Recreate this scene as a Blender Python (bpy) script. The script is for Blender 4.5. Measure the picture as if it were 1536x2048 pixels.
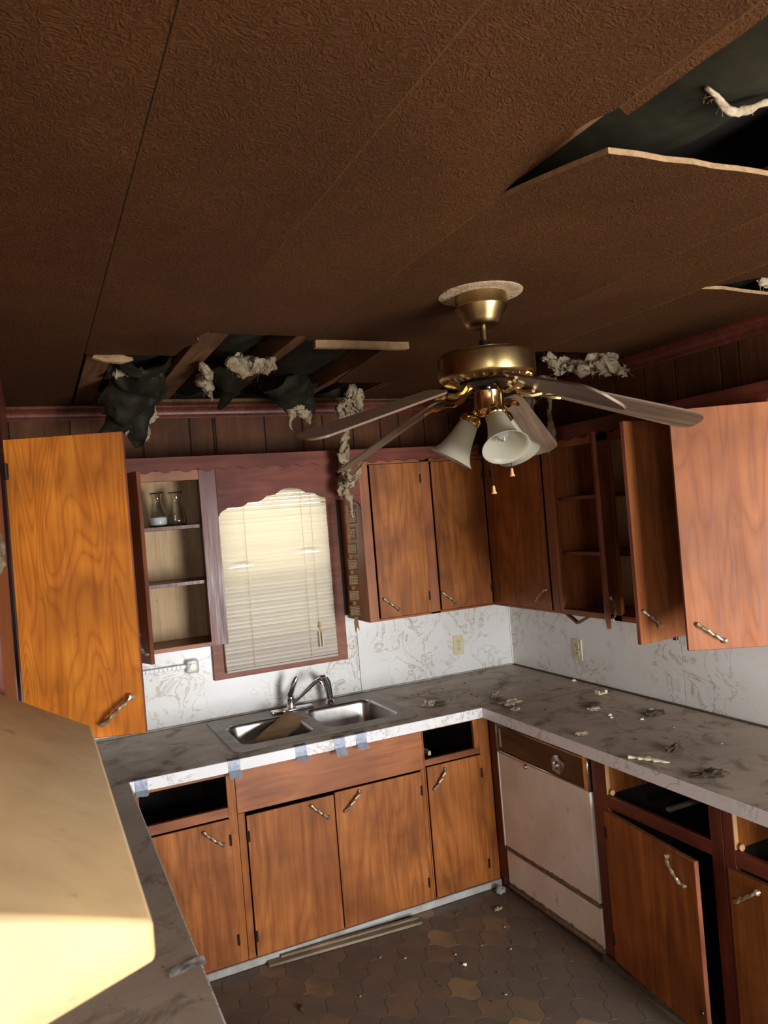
import bpy, bmesh, math, random
from mathutils import Vector, Matrix, noise
R = math.radians
random.seed(7)
for o in list(bpy.data.objects): bpy.data.objects.remove(o, do_unlink=True)
S = bpy.context.scene
C = S.collection

# ------------------------------------------------------------------ camera
CAM = Vector((-2.6784, -4.0543, 1.9075))
yaw, pitch, roll, FPX = 0.43211, 0.004575, -0.081877, 1525.17
Fw = Vector((math.sin(yaw)*math.cos(pitch), math.cos(yaw)*math.cos(pitch), math.sin(pitch)))
Rt = Vector((math.cos(yaw), -math.sin(yaw), 0)); Up = Rt.cross(Fw)
R2 = Rt*math.cos(roll) + Up*math.sin(roll); U2 = Up*math.cos(roll) - Rt*math.sin(roll)
cd = bpy.data.cameras.new('camera'); cam = bpy.data.objects.new('camera', cd); C.objects.link(cam)
m = Matrix.Identity(4)
for i in range(3): m[i][0], m[i][1], m[i][2], m[i][3] = R2[i], U2[i], -Fw[i], CAM[i]
cam.matrix_world = m
cd.sensor_fit = 'VERTICAL'; cd.sensor_height = 36.0; cd.lens = 36.0*FPX/2048.0
cd.clip_start = 0.02
cd.dof.use_dof = True; cd.dof.focus_distance = 3.3; cd.dof.aperture_fstop = 9.0
S.camera = cam
S.view_settings.view_transform = 'Standard'; S.view_settings.look = 'None'
S.view_settings.gamma = 1.0; S.view_settings.use_curve_mapping = False
S.view_settings.exposure = 0.0

# ------------------------------------------------------------------ world and lights
W = bpy.data.worlds.new('world'); S.world = W; W.use_nodes = True
bg = W.node_tree.nodes['Background']; bg.inputs[0].default_value = (0.90, 0.96, 1.0, 1); bg.inputs[1].default_value = 8.0
def light(name, kind, loc, direction, energy, color=(1, 1, 1), size=None, spread=None, angle=None):
    l = bpy.data.lights.new(name, kind); l.energy = energy; l.color = color
    if size: l.shape = 'RECTANGLE'; l.size, l.size_y = size
    if spread: l.spread = spread
    if angle is not None: l.angle = angle
    o = bpy.data.objects.new(name, l); C.objects.link(o); o.location = loc
    o.rotation_euler = Vector(direction).to_track_quat('-Z', 'Y').to_euler()
    return o
# daylight of the glass door across the room, behind the camera
light('door_daylight', 'AREA', (-0.75, -5.16, 1.06), (-0.16, 1, 0.0), 215, (0.985, 0.99, 1.0), (1.15, 1.55))
light('slot_fill', 'AREA', (-2.75, -5.17, 1.80), (0.35, 1, -0.15), 15, (0.98, 0.99, 1.0), (0.3, 0.3))  # added fill in front of the wall slot, brightens the right-hand cabinets
# low sun that reaches in through the added wall slot beside it
light('sun', 'SUN', (-2.8, -9, 3), (0.03, 1, -0.14), 1.75, (1.0, 0.78, 0.47), angle=R(0.6))

# ------------------------------------------------------------------ node helpers
class NT:
    def __init__(s, name):
        s.m = bpy.data.materials.new(name); s.m.use_nodes = True; s.t = s.m.node_tree; s.b = s.t.nodes['Principled BSDF']
        s.out = s.t.nodes['Material Output']; s._co = None
    def n(s, typ, **kw):
        nd = s.t.nodes.new(typ)
        for k, v in kw.items():
            if k.startswith('i_'): nd.inputs[k[2:].replace('_', ' ')].default_value = v
            else: setattr(nd, k, v)
        return nd
    def l(s, a, b): s.t.links.new(a, b)
    def co(s):
        if s._co is None:
            tc = s.n('ShaderNodeTexCoord'); oi = s.n('ShaderNodeObjectInfo')
            mul = s.n('ShaderNodeVectorMath', operation='SCALE'); mul.inputs[0].default_value = (13.1, 7.7, 5.3)
            s.l(oi.outputs['Random'], mul.inputs['Scale'])
            ad = s.n('ShaderNodeVectorMath', operation='ADD'); s.l(tc.outputs['Object'], ad.inputs[0]); s.l(mul.outputs[0], ad.inputs[1])
            s._co = ad.outputs[0]; s.rand = oi.outputs['Random']
        return s._co
    def mapped(s, scale):
        mp = s.n('ShaderNodeMapping'); s.l(s.co(), mp.inputs['Vector']); mp.inputs['Scale'].default_value = scale; return mp.outputs[0]
    def noise(s, scale=5, detail=3, rough=.5, dist=0, vec=None):
        nd = s.n('ShaderNodeTexNoise'); nd.inputs['Scale'].default_value = scale; nd.inputs['Detail'].default_value = detail
        nd.inputs['Roughness'].default_value = rough; nd.inputs['Distortion'].default_value = dist
        s.l(vec if vec is not None else s.co(), nd.inputs['Vector']); return nd.outputs['Fac']
    def math(s, op, a, b=None, c=None):
        nd = s.n('ShaderNodeMath', operation=op)
        for i, v in enumerate((a, b, c)):
            if v is None: continue
            if isinstance(v, (int, float)): nd.inputs[i].default_value = v
            else: s.l(v, nd.inputs[i])
        return nd.outputs[0]
    def ramp(s, fac, stops, interp='LINEAR'):
        nd = s.n('ShaderNodeValToRGB'); cr = nd.color_ramp; cr.interpolation = interp
        while len(cr.elements) < len(stops): cr.elements.new(0.5)
        for e, (p_, c_) in zip(cr.elements, stops):
            e.position = p_; e.color = (c_ if len(c_) == 4 else (*c_, 1)) if not isinstance(c_, (int, float)) else (c_, c_, c_, 1)
        s.l(fac, nd.inputs[0]); return nd.outputs[0]
    def mix(s, fac, a, b, blend='MIX'):
        nd = s.n('ShaderNodeMix', data_type='RGBA', blend_type=blend)
        for sock, v in ((nd.inputs[0], fac), (nd.inputs[6], a), (nd.inputs[7], b)):
            if isinstance(v, (int, float)): sock.default_value = v
            elif isinstance(v, tuple): sock.default_value = (*v, 1) if len(v) == 3 else v
            else: s.l(v, sock)
        return nd.outputs[2]
    def color(s, c):
        if isinstance(c, tuple): s.b.inputs['Base Color'].default_value = (*c, 1)
        else: s.l(c, s.b.inputs['Base Color'])
        return s
    def p(s, **kw):
        for k, v in kw.items():
            sock = s.b.inputs[k.replace('_', ' ')]
            if isinstance(v, (int, float, tuple)): sock.default_value = v
            else: s.l(v, sock)
        return s
    def bump(s, h, strength=.3, dist=.01):
        nd = s.n('ShaderNodeBump'); nd.inputs['Strength'].default_value = strength; nd.inputs['Distance'].default_value = dist
        s.l(h, nd.inputs['Height']); s.l(nd.outputs[0], s.b.inputs['Normal']); return s

def wood(name, dark, mid, lite, axis='z', rough=.42, rings=9.0, blot=.5, spec=.4, rw=.14, strips=0, lines=0):
    t = NT(name)
    sc = {'z': (5.5, 5.5, .9), 'x': (.9, 5.5, 5.5), 'y': (5.5, .9, 5.5)}[axis]
    fs = {'z': (110, 110, 5), 'x': (5, 110, 110), 'y': (110, 5, 110)}[axis]
    base = t.noise(1.0, 2, .45, .35, t.mapped(sc))
    ring = t.math('PINGPONG', t.math('MULTIPLY', base, rings), 0.5)
    ring = t.math('MULTIPLY', ring, 2.0)
    fine = t.noise(1.0, 3, .6, 0, t.mapped(fs))
    ms = {'z': (26, 26, 1.6), 'x': (1.6, 26, 26), 'y': (26, 1.6, 26)}[axis]
    streak = t.noise(1.0, 3, .55, .2, t.mapped(ms))
    f = t.math('ADD', t.math('MULTIPLY', ring, rw), t.math('ADD', t.math('MULTIPLY', fine, .5*(1-rw)), t.math('MULTIPLY', streak, .5*(1-rw))))
    col = t.ramp(f, [(.28, dark), (.48, mid), (.70, lite)])
    if lines:
        ln = t.ramp(ring, [(.0, lines), (.30, 0.0)]); col = t.mix(ln, col, tuple(c*.55 for c in dark))
    if strips:
        sx = t.n('ShaderNodeSeparateXYZ'); t.l(t.co(), sx.inputs[0]); wn = t.n('ShaderNodeTexWhiteNoise', noise_dimensions='1D')
        t.l(t.math('FLOOR', t.math('MULTIPLY', sx.outputs[0], strips)), wn.inputs['W'])
        col = t.mix(t.math('MULTIPLY', wn.outputs['Value'], .42), col, tuple(c*.72 for c in dark))
    bl = t.noise(3.2, 3, .55, .3)
    col = t.mix(t.ramp(bl, [(.38, 0.0), (.68, blot)]), col, tuple(c*.42 for c in dark))
    bl2 = t.noise(17, 4, .6)
    col = t.mix(t.ramp(bl2, [(.66, 0.0), (.78, .55)]), col, tuple(c*.35 for c in dark))
    t.color(col).p(Roughness=t.ramp(fine, [(.2, rough-.1), (.8, rough+.15)]), Specular_IOR_Level=spec).bump(f, .12, .004)
    return t.m

MT = {}
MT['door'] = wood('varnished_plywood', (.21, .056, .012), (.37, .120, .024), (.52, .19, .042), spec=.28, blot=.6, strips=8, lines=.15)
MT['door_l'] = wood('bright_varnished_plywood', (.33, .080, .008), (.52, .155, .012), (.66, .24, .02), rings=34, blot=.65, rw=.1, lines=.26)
MT['frame'] = wood('varnished_frame_wood', (.18, .05, .016), (.30, .092, .026), (.40, .14, .04))
MT['frame_x'] = wood('varnished_frame_wood_across', (.18, .05, .016), (.30, .092, .026), (.40, .14, .04), 'x')
MT['frame_y'] = wood('varnished_frame_wood_along', (.18, .05, .016), (.30, .092, .026), (.40, .14, .04), 'y')
MT['red'] = wood('dark_red_stained_wood', (.085, .018, .010), (.14, .032, .017), (.20, .05, .026), rough=.36)
MT['red_x'] = wood('dark_red_stained_wood_across', (.10, .026, .017), (.17, .045, .028), (.24, .07, .042), 'x', rough=.5, spec=.2)
MT['casing'] = wood('red_brown_casing', (.16, .046, .026), (.26, .082, .044), (.34, .115, .062), 'x', rough=.5)
MT['red_y'] = wood('dark_red_stained_wood_along', (.085, .018, .010), (.14, .032, .017), (.20, .05, .026), 'y')
MT['inner'] = wood('bare_birch_plywood', (.36, .23, .12), (.52, .36, .20), (.64, .46, .27), rough=.7, rings=5, blot=.35, spec=.15)
MT['raw'] = wood('raw_cut_timber', (.42, .24, .10), (.55, .34, .15), (.65, .44, .22), rough=.8, spec=.1)
MT['edge'] = wood('plywood_cut_edge', (.10, .028, .014), (.20, .062, .03), (.30, .10, .05), rough=.7, spec=.2)
MT['plank'] = wood('brown_wall_panelling', (.062, .021, .008), (.108, .038, .013), (.155, .057, .019), rough=.62, rings=5, spec=.2)
MT['joist'] = wood('rough_joist_timber', (.10, .045, .02), (.16, .075, .034), (.22, .11, .05), 'y', rough=.85, spec=.1)
MT['blade'] = wood('grey_brown_blade_laminate', (.075, .045, .028), (.14, .088, .055), (.21, .14, .09), 'x', rough=.5, rings=7, blot=.2)

def simple(name, col, rough=.5, metal=0.0, var=None, scale=8, bump=0, bscale=60, spec=.5):
    t = NT(name)
    if var: t.color(t.mix(t.ramp(t.noise(scale, 5, .62), [(.38, 0.0), (.68, 1.0)]), col, var))
    else: t.color(col)
    t.p(Roughness=rough, Metallic=metal, Specular_IOR_Level=spec)
    if bump: t.bump(t.noise(bscale, 4, .6), bump, .005)
    return t.m
MT['dust'] = simple('dusty_blade_top', (.44, .34, .25), .9, var=(.34, .255, .18), scale=20)
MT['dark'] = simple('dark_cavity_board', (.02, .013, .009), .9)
MT['wallback'] = simple('wall_backing', (.035, .016, .009), .8)
MT['plaster'] = simple('cream_plaster', (.56, .50, .42), .8, var=(.48, .42, .34))
MT['brass'] = simple('antique_brass', (.42, .30, .13), .30, 1.0, var=(.26, .18, .075), scale=11)
MT['brightbrass'] = simple('polished_brass', (.72, .52, .24), .14, 1.0, var=(.5, .34, .14), scale=20)
MT['chrome'] = simple('chrome', (.75, .76, .78), .12, 1.0, var=(.5, .5, .5), scale=25)
MT['steel'] = simple('stained_stainless_steel', (.60, .60, .60), .28, 1.0, var=(.36, .34, .31), scale=6)
MT['rim'] = simple('dusty_steel_rim', (.25, .22, .19), .45, .55, var=(.15, .125, .10), scale=9)
MT['black'] = simple('black_plastic', (.012, .011, .011), .3)
MT['iron'] = simple('dark_iron', (.03, .022, .018), .5, .6)
MT['pull'] = simple('pewter_brass_pull', (.50, .41, .28), .42, .7, var=(.28, .20, .12), scale=60)
MT['white_enamel'] = None
MT['almond'] = simple('almond_plastic', (.72, .64, .42), .4)
MT['slot'] = simple('slot_brown', (.08, .05, .03), .6)
MT['tape'] = simple('silver_duct_tape', (.62, .68, .78), .36, .1, var=(.46, .52, .62), scale=30, bump=.4, bscale=70)
MT['crumb'] = simple('pale_crumb', (.44, .36, .26), .9, var=(.25, .19, .13), scale=40, bump=.8, bscale=120)
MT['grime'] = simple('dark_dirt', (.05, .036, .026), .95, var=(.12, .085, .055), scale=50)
MT['chip'] = simple('white_paint_chip', (.85, .83, .74), .6)
MT['chipy'] = simple('cream_plastic_chip', (.82, .76, .50), .5)
MT['fibre'] = simple('white_fibre_insulation', (.42, .34, .225), 1.0, var=(.22, .155, .085), scale=16, bump=1.0, bscale=90, spec=.05)
MT['batt'] = simple('black_green_batt_paper', (.020, .016, .007), .7, var=(.042, .037, .014), scale=9, bump=.5, bscale=18)
MT['grey_base'] = simple('grey_vinyl_cove', (.42, .43, .41), .6, var=(.24, .22, .19), scale=7)
MT['wicker'] = simple('wooden_pull', (.66, .38, .16), .5)
MT['board'] = wood('weathered_fibre_board', (.20, .12, .065), (.32, .20, .115), (.42, .27, .16), 'x', rough=.9, spec=.1)
MT['oldtrim'] = wood('weathered_trim', (.12, .09, .06), (.24, .19, .13), (.36, .29, .20), 'x', rough=.9, spec=.1)
MT['screen'] = simple('grey_screen', (.10, .085, .07), .9)
MT['plate'] = simple('bronze_plate', (.10, .062, .03), .45, .5, var=(.06, .035, .018), scale=40)
MT['gilt'] = simple('gilt_relief', (.36, .24, .11), .45, .5)
MT['ribbon'] = simple('brown_ribbon', (.22, .095, .04), .8)

def marble(name, base, vein, dirt, dirt_amt=.3, rough=.28, vs=5.5):
    t = NT(name)
    n1 = t.noise(vs, 6, .62, 1.4); n2 = t.noise(vs*2.3, 5, .6, 2.0); patch = t.noise(3.0, 3, .55)
    v1 = t.ramp(t.math('ABSOLUTE', t.math('SUBTRACT', n1, .5)), [(.0, 1.0), (.010, .5), (.026, 0.0)])
    v2 = t.ramp(t.math('ABSOLUTE', t.math('SUBTRACT', n2, .5)), [(.0, .8), (.018, 0.0)])
    v = t.math('ADD', t.math('MULTIPLY', v1, t.ramp(patch, [(.40, 0.0), (.56, .85)])), t.math('MULTIPLY', v2, t.ramp(patch, [(.48, 0.0), (.66, .55)])))
    col = t.mix(t.ramp(t.noise(2.2, 4, .6, .5), [(.35, 0.0), (.7, dirt_amt)]), base, dirt)
    col = t.mix(t.math('MINIMUM', v, 1.0), col, vein)
    t.color(col).p(Roughness=rough, Specular_IOR_Level=.45)
    return t.m
MT['marble'] = marble('marbled_laminate', (.82, .83, .82), (.40, .33, .24), (.70, .66, .56), .4)
MT['edging'] = marble('marbled_edge_strip', (.82, .83, .84), (.34, .27, .20), (.55, .50, .44), .35, vs=9)

t = NT('dusty_countertop')
d1 = t.noise(2.2, 6, .62, .6); d2 = t.noise(7, 6, .65, .8); d3 = t.noise(38, 4, .6)
col = t.mix(t.ramp(d1, [(.35, 0.0), (.68, 1.0)]), (.50, .43, .345), (.35, .29, .225))
col = t.mix(t.ramp(d2, [(.52, 0.0), (.70, .85)]), col, (.12, .082, .052))
col = t.mix(t.ramp(d3, [(.64, 0.0), (.74, .7)]), col, (.075, .048, .03))
t.color(col).p(Roughness=t.ramp(d2, [(.3, .38), (.7, .75)]), Specular_IOR_Level=.4).bump(d3, .15, .004)
MT['counter'] = t.m

t = NT('embossed_ceiling_board')
w1 = t.noise(21, 2, .5, 1.6); w2 = t.noise(46, 2, .5, 1.0)
h = t.math('ADD', t.math('PINGPONG', t.math('MULTIPLY', w1, 9.0), .5), t.math('MULTIPLY', t.math('PINGPONG', t.math('MULTIPLY', w2, 6.0), .5), .5))
stain = t.noise(1.6, 4, .6, .4)
col = t.mix(t.ramp(stain, [(.34, 0.0), (.68, 1.0)]), (.080, .029, .0072), (.052, .0185, .0045))
col = t.mix(t.ramp(h, [(.12, .55), (.42, 0.0)]), col, (.032, .011, .003))
col = t.mix(t.ramp(h, [(.62, 0.0), (.74, .5)]), col, (.15, .065, .02))  # highlight painted on the raised lines, against the darker worn crevices
t.color(col).p(Roughness=.7, Specular_IOR_Level=.15).bump(h, .45, .007)
MT['ceil'] = t.m
MT['torn'] = simple('torn_board_edge', (.36, .22, .105), .95, var=(.26, .15, .065), scale=40, bump=.8, bscale=150)

t = NT('vinyl_tile')
t.co(); d = t.noise(5, 5, .6); d2 = t.noise(24, 4, .6)
rr = t.ramp(t.rand, [(0.0, (.120, .090, .064)), (.4, (.135, .100, .070)), (.7, (.128, .101, .076)), (.90, (.150, .103, .066)), (.96, (.25, .165, .085)), (1.0, (.26, .17, .09))])
col = t.mix(t.ramp(d, [(.4, 0.0), (.68, .75)]), rr, (.095, .073, .056)); col = t.mix(t.ramp(d2, [(.58, 0.0), (.74, .5)]), col, (.07, .052, .04))
t.color(col).p(Roughness=t.ramp(d, [(.3, .34), (.7, .65)]), Specular_IOR_Level=.4)
MT['tile'] = t.m
MT['grout'] = simple('vinyl_joint', (.11, .087, .067), .7, var=(.13, .104, .08), scale=12)

t = NT('rusty_white_enamel')
d = t.noise(4, 5, .6); d2 = t.noise(22, 5, .65)
col = t.mix(t.ramp(d, [(.4, 0.0), (.72, .7)]), (.80, .75, .66), (.60, .50, .38)); col = t.mix(t.ramp(d2, [(.62, 0.0), (.74, .7)]), col, (.30, .17, .08))
t.color(col).p(Roughness=.34); MT['white_enamel'] = t.m
MT['rust'] = simple('rusted_edge', (.13, .085, .055), .9, var=(.28, .20, .13), scale=30, bump=.6)

t = NT('greasy_tan_enamel')
d = t.noise(9, 5, .62, .5); d2 = t.noise(26, 4, .6)
col = t.mix(t.ramp(d, [(.36, 0.0), (.7, .8)]), (.60, .42, .215), (.43, .285, .135)); col = t.mix(t.ramp(d2, [(.64, 0.0), (.76, .7)]), col, (.26, .16, .07))
t.color(col).p(Roughness=.5); MT['hood'] = t.m

def translucent(name, col, tcol, fac, gloss=.0, rough=.3):
    t = NT(name); t.t.nodes.remove(t.b)
    a = t.n('ShaderNodeBsdfDiffuse'); a.inputs[0].default_value = (*col, 1)
    b = t.n('ShaderNodeBsdfTranslucent'); b.inputs[0].default_value = (*tcol, 1)
    mx = t.n('ShaderNodeMixShader'); mx.inputs[0].default_value = fac; t.l(a.outputs[0], mx.inputs[1]); t.l(b.outputs[0], mx.inputs[2])
    last = mx.outputs[0]
    if gloss:
        g = t.n('ShaderNodeBsdfGlossy'); g.inputs['Roughness'].default_value = rough
        m2 = t.n('ShaderNodeMixShader'); m2.inputs[0].default_value = gloss; t.l(last, m2.inputs[1]); t.l(g.outputs[0], m2.inputs[2]); last = m2.outputs[0]
    t.l(last, t.out.inputs[0]); return t.m
MT['blind'] = translucent('cream_vinyl_slat', (.68, .65, .58), (.80, .62, .36), .40, .03, .4)
MT['cord'] = simple('blind_cord', (.62, .56, .42), .8)
t = NT('frosted_shade_glass'); t.color((.62, .58, .46)).p(Roughness=.34, Transmission_Weight=.65, IOR=1.25); MT['shade'] = t.m
t = NT('clear_glass'); t.color((.93, .95, .94)).p(Roughness=.02, Transmission_Weight=1.0, IOR=1.45); MT['glass'] = t.m
t = NT('clear_acrylic'); t.color((.90, .94, .95)).p(Roughness=.12, Transmission_Weight=.75, IOR=1.3); MT['acrylic'] = t.m
MT['white'] = simple('white_powder', (.80, .80, .77), .9)
t = NT('clear_bulb'); t.color((.95, .95, .92)).p(Roughness=.03, Transmission_Weight=.9, IOR=1.3); MT['bulb'] = t.m

# ------------------------------------------------------------------ mesh and object helpers
ORG = {}
def nvec(v):
    return Vector((noise.noise(v), noise.noise(v + Vector((31.7, 11.3, 5.1))), noise.noise(v + Vector((-17.9, 43.3, 23.7)))))
def bx(bm, x0, x1, y0, y1, z0, z1):
    x0, x1 = sorted((x0, x1)); y0, y1 = sorted((y0, y1)); z0, z1 = sorted((z0, z1))
    v = [bm.verts.new((x, y, z)) for z in (z0, z1) for y in (y0, y1) for x in (x0, x1)]
    for f in ((0, 2, 3, 1), (4, 5, 7, 6), (0, 1, 5, 4), (1, 3, 7, 5), (3, 2, 6, 7), (2, 0, 4, 6)): bm.faces.new([v[i] for i in f])
    return v
def nb(*a):
    bm = bmesh.new()
    if a: bx(bm, *a)
    return bm
def bevel(bm, w, seg=1):
    bmesh.ops.bevel(bm, geom=list(bm.edges), offset=w, segments=seg, affect='EDGES', profile=.5); return bm
def prism(bm, pts, f0, f1):
    """pts: 2-D outline, f0 / f1 map an outline point to 3-D for the two end faces"""
    a = [bm.verts.new(f0(*q)) for q in pts]; b = [bm.verts.new(f1(*q)) for q in pts]
    n = len(pts); bm.faces.new(a[::-1]); bm.faces.new(b)
    for i in range(n): bm.faces.new((a[i], a[(i+1) % n], b[(i+1) % n], b[i]))
    bmesh.ops.recalc_face_normals(bm, faces=bm.faces[:]); return bm
def lathe(bm, prof, c=(0, 0, 0), n=24, axis=None, squash=None):
    q = Vector((0, 0, 1)).rotation_difference(Vector(axis)) if axis else None
    rings = []
    for r, z in prof:
        ring = []
        for i in range(n):
            a = 2*math.pi*i/n; v = Vector((max(r, 1e-4)*math.cos(a), max(r, 1e-4)*math.sin(a), z))
            if q: v = q @ v
            ring.append(bm.verts.new(v + Vector(c)))
        rings.append(ring)
    for a, b in zip(rings, rings[1:]):
        for i in range(n): bm.faces.new((a[i], a[(i+1) % n], b[(i+1) % n], b[i]))
    return rings
def tube(bm, pts, rad, n=8, cap=True, twist=0, sq=None):
    pts = [Vector(p_) for p_ in pts]
    if isinstance(rad, (int, float)): rad = [rad]*len(pts)
    rings = []; up = None
    for i, p_ in enumerate(pts):
        d = (pts[min(i+1, len(pts)-1)] - pts[max(i-1, 0)]).normalized()
        if up is None: up = Vector((0, 0, 1)) if abs(d.z) < .9 else Vector((1, 0, 0))
        s = d.cross(up).normalized(); u = s.cross(d).normalized(); up = u
        ring = []
        for k in range(n):
            a = 2*math.pi*k/n + twist*i; rr = rad[i]*(1 if not sq else (1 + sq*math.cos(2*(2*math.pi*k/n))))
            ring.append(bm.verts.new(p_ + s*rr*math.cos(a) + u*rr*math.sin(a)))
        rings.append(ring)
    for a, b in zip(rings, rings[1:]):
        for k in range(n): bm.faces.new((a[k], a[(k+1) % n], b[(k+1) % n], b[k]))
    if cap: bm.faces.new(rings[0][::-1]); bm.faces.new(rings[-1])
    return rings
def mesh(name, bm, mats, sharp=38):
    me = bpy.data.meshes.new(name); bmesh.ops.recalc_face_normals(bm, faces=bm.faces[:])
    bm.to_mesh(me); bm.free()
    for m_ in (mats if isinstance(mats, (list, tuple)) else [mats]): me.materials.append(MT[m_] if isinstance(m_, str) else m_)
    me.polygons.foreach_set('use_smooth', [True]*len(me.polygons)); me.set_sharp_from_angle(angle=R(sharp)); return me
def link(name, me, parent=None, loc=(0, 0, 0), rot=(0, 0, 0)):
    o = bpy.data.objects.new(name, me); C.objects.link(o); o.location = loc; o.rotation_euler = rot
    if parent is not None: o.parent = parent
    return o
def E(name, label, cat, loc, group=None):
    o = link(name, None, None, loc); o.empty_display_size = .05; ORG[o.name] = Vector(loc)
    o['label'] = label; o['category'] = cat
    if group: o['group'] = group
    return o
def P(name, bm, mat, parent, sharp=38):
    """a part; bm in world coordinates, parent an unrotated thing or part whose origin is in ORG"""
    org = ORG[parent.name]
    bmesh.ops.translate(bm, verts=bm.verts[:], vec=-org)
    o = link(name, mesh(name, bm, mat, sharp), parent); ORG[o.name] = org; return o
def T(name, bm, mat, label, cat, group=None, sharp=38, kind=None):
    """a thing of one mesh; the origin goes to the middle of its base"""
    xs = [v.co.x for v in bm.verts]; ys = [v.co.y for v in bm.verts]; zs = [v.co.z for v in bm.verts]
    org = Vector(((min(xs)+max(xs))/2, (min(ys)+max(ys))/2, min(zs)))
    bmesh.ops.translate(bm, verts=bm.verts[:], vec=-org)
    o = link(name, mesh(name, bm, mat, sharp), None, org); ORG[o.name] = org
    if kind == 'structure': o['kind'] = 'structure'; o['label'] = label
    else:
        o['label'] = label; o['category'] = cat
        if kind: o['kind'] = kind
        if group: o['group'] = group
    return o
def ST(name, bm, mat, label): return T(name, bm, mat, label, None, kind='structure')

# ================================================================== THE ROOM
H = 2.565; XL = -3.06; YF = -5.3
# floor with wavy interlocking vinyl tiles
floor = ST('floor', nb(XL-.1, .1, YF-.1, .1, -.08, -.003), 'grout', 'dirty brown vinyl tile floor')
def wavy_tile(L=.118, a=.011, k=8):
    pts = []
    def side(p0, d, nrm):
        for i in range(k):
            s = i/k; pts.append((p0[0]+d[0]*s*L+nrm[0]*a*math.sin(2*math.pi*s), p0[1]+d[1]*s*L+nrm[1]*a*math.sin(2*math.pi*s)))
    side((0, 0), (1, 0), (0, 1)); side((L, 0), (0, 1), (1, 0))
    def rside(p0, d, nrm):
        for i in range(k):
            s = i/k; pts.append((p0[0]+d[0]*s*L+nrm[0]*a*math.sin(2*math.pi*(1-s)), p0[1]+d[1]*s*L+nrm[1]*a*math.sin(2*math.pi*(1-s))))
    rside((L, L), (-1, 0), (0, 1)); rside((0, L), (0, -1), (1, 0))
    bm = bmesh.new(); c = L/2
    lo = [bm.verts.new(((x-c)*.995, (y-c)*.995, -.002)) for x, y in pts]; hi = [bm.verts.new(((x-c)*.990, (y-c)*.990, -.0016)) for x, y in pts]
    bm.faces.new(hi); n = len(pts)
    for i in range(n): bm.faces.new((lo[i], lo[(i+1) % n], hi[(i+1) % n], hi[i]))
    return mesh('floor_tile', bm, 'tile', 20)
tm = wavy_tile(); ta = R(-33.5); tl = .1195
for i in range(-22, 23):
    for j in range(-22, 23):
        x = -1.25 + math.cos(ta)*i*tl - math.sin(ta)*j*tl; y = -1.35 + math.sin(ta)*i*tl + math.cos(ta)*j*tl
        if -2.45 < x < -.60 and -2.35 < y < -.70 and (x > -2.2 or y > -1.6) and y > -2.3 + .0*x and (x + 2.3)*.75 + (y + .75) > -1.25 + (.0 if x < -1 else .0) and y > -1.75 - (x+1.9)*.55:
            tl_o = link('floor_tile', tm, floor, (x-ORG[floor.name].x, y-ORG[floor.name].y, -ORG[floor.name].z + .0), (0, 0, ta))

# walls
bm = nb(XL-.12, -1.80, .0, .12, 0, 2.9); bx(bm, -1.19, .12, .0, .12, 0, 2.9); bx(bm, -1.80, -1.19, .0, .12, 0, 1.17); bx(bm, -1.80, -1.19, .0, .12, 2.10, 2.9)
wall_back = ST('wall_back', bm, 'wallback', 'dark panelled back wall behind the sink')
wall_right = ST('wall_right', nb(.0, .12, YF, .0, 0, 2.9), 'wallback', 'dark panelled right wall')
wall_left = ST('wall_left', nb(XL-.12, XL, YF, .0, 0, 2.9), 'plaster', 'left wall behind the overhead cabinets')
# front wall with the curtained glass door and an added slot that lets sun onto the hood only
SX0, SX1, SZ0, SZ1 = -2.895, -2.605, 1.719, 1.889
bm = nb(XL-.12, SX0, YF-.12, YF, 0, 2.9); bx(bm, SX1, .12, YF-.12, YF, 0, 2.9); bx(bm, SX0, SX1, YF-.12, YF, 0, SZ0); bx(bm, SX0, SX1, YF-.12, YF, SZ1, 2.9)
wall_front = ST('wall_front', bm, 'plaster', 'plain wall behind the viewer')
bm = nb()
for i in range(26):
    x = -1.36 + i*.0475; yy = -5.25 + .02*math.sin(i*1.9); bx(bm, x, x+.045, yy, yy+.01, .08, 2.02)
ST('door_1', bm, 'plaster', 'curtained glass door behind the viewer')
bm = nb(XL, -2.75, -4.6, .0, 2.262, H+.02)
ST('wall_soffit', bm, 'red', 'dark red soffit above the left overhead cabinets')
roof = ST('roof', nb(XL-.12, .12, YF-.12, .12, 2.80, 2.9), 'dark', 'dark roof deck above the broken ceiling')

# wall planks (random width panelling), joints recessed
def planks(parent, axis, joints, z0, z1):
    for a, b in zip(joints, joints[1:]):
        lo, hi = min(a, b)+.003, max(a, b)-.003
        bm = nb(lo, hi, -.009, .0, z0, z1) if axis == 'x' else nb(-.009, .0, lo, hi, z0, z1)
        P('wall_plank', bevel(bm, .0025), 'plank', parent)
planks(wall_back, 'x', [-2.75, -2.477, -2.135, -1.895, -1.772, -1.760, -1.489, -1.271, -1.152, -.968, -.794, -.673, -.502, -.33, -.21, -.009], 2.15, 2.52)
planks(wall_right, 'y', [-.009, -.24, -.40, -.56, -.787, -.982, -1.109, -1.312, -1.504, -1.754, -1.846, -2.05, -2.26, -2.38, -2.62], 2.15, 2.52)
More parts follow.
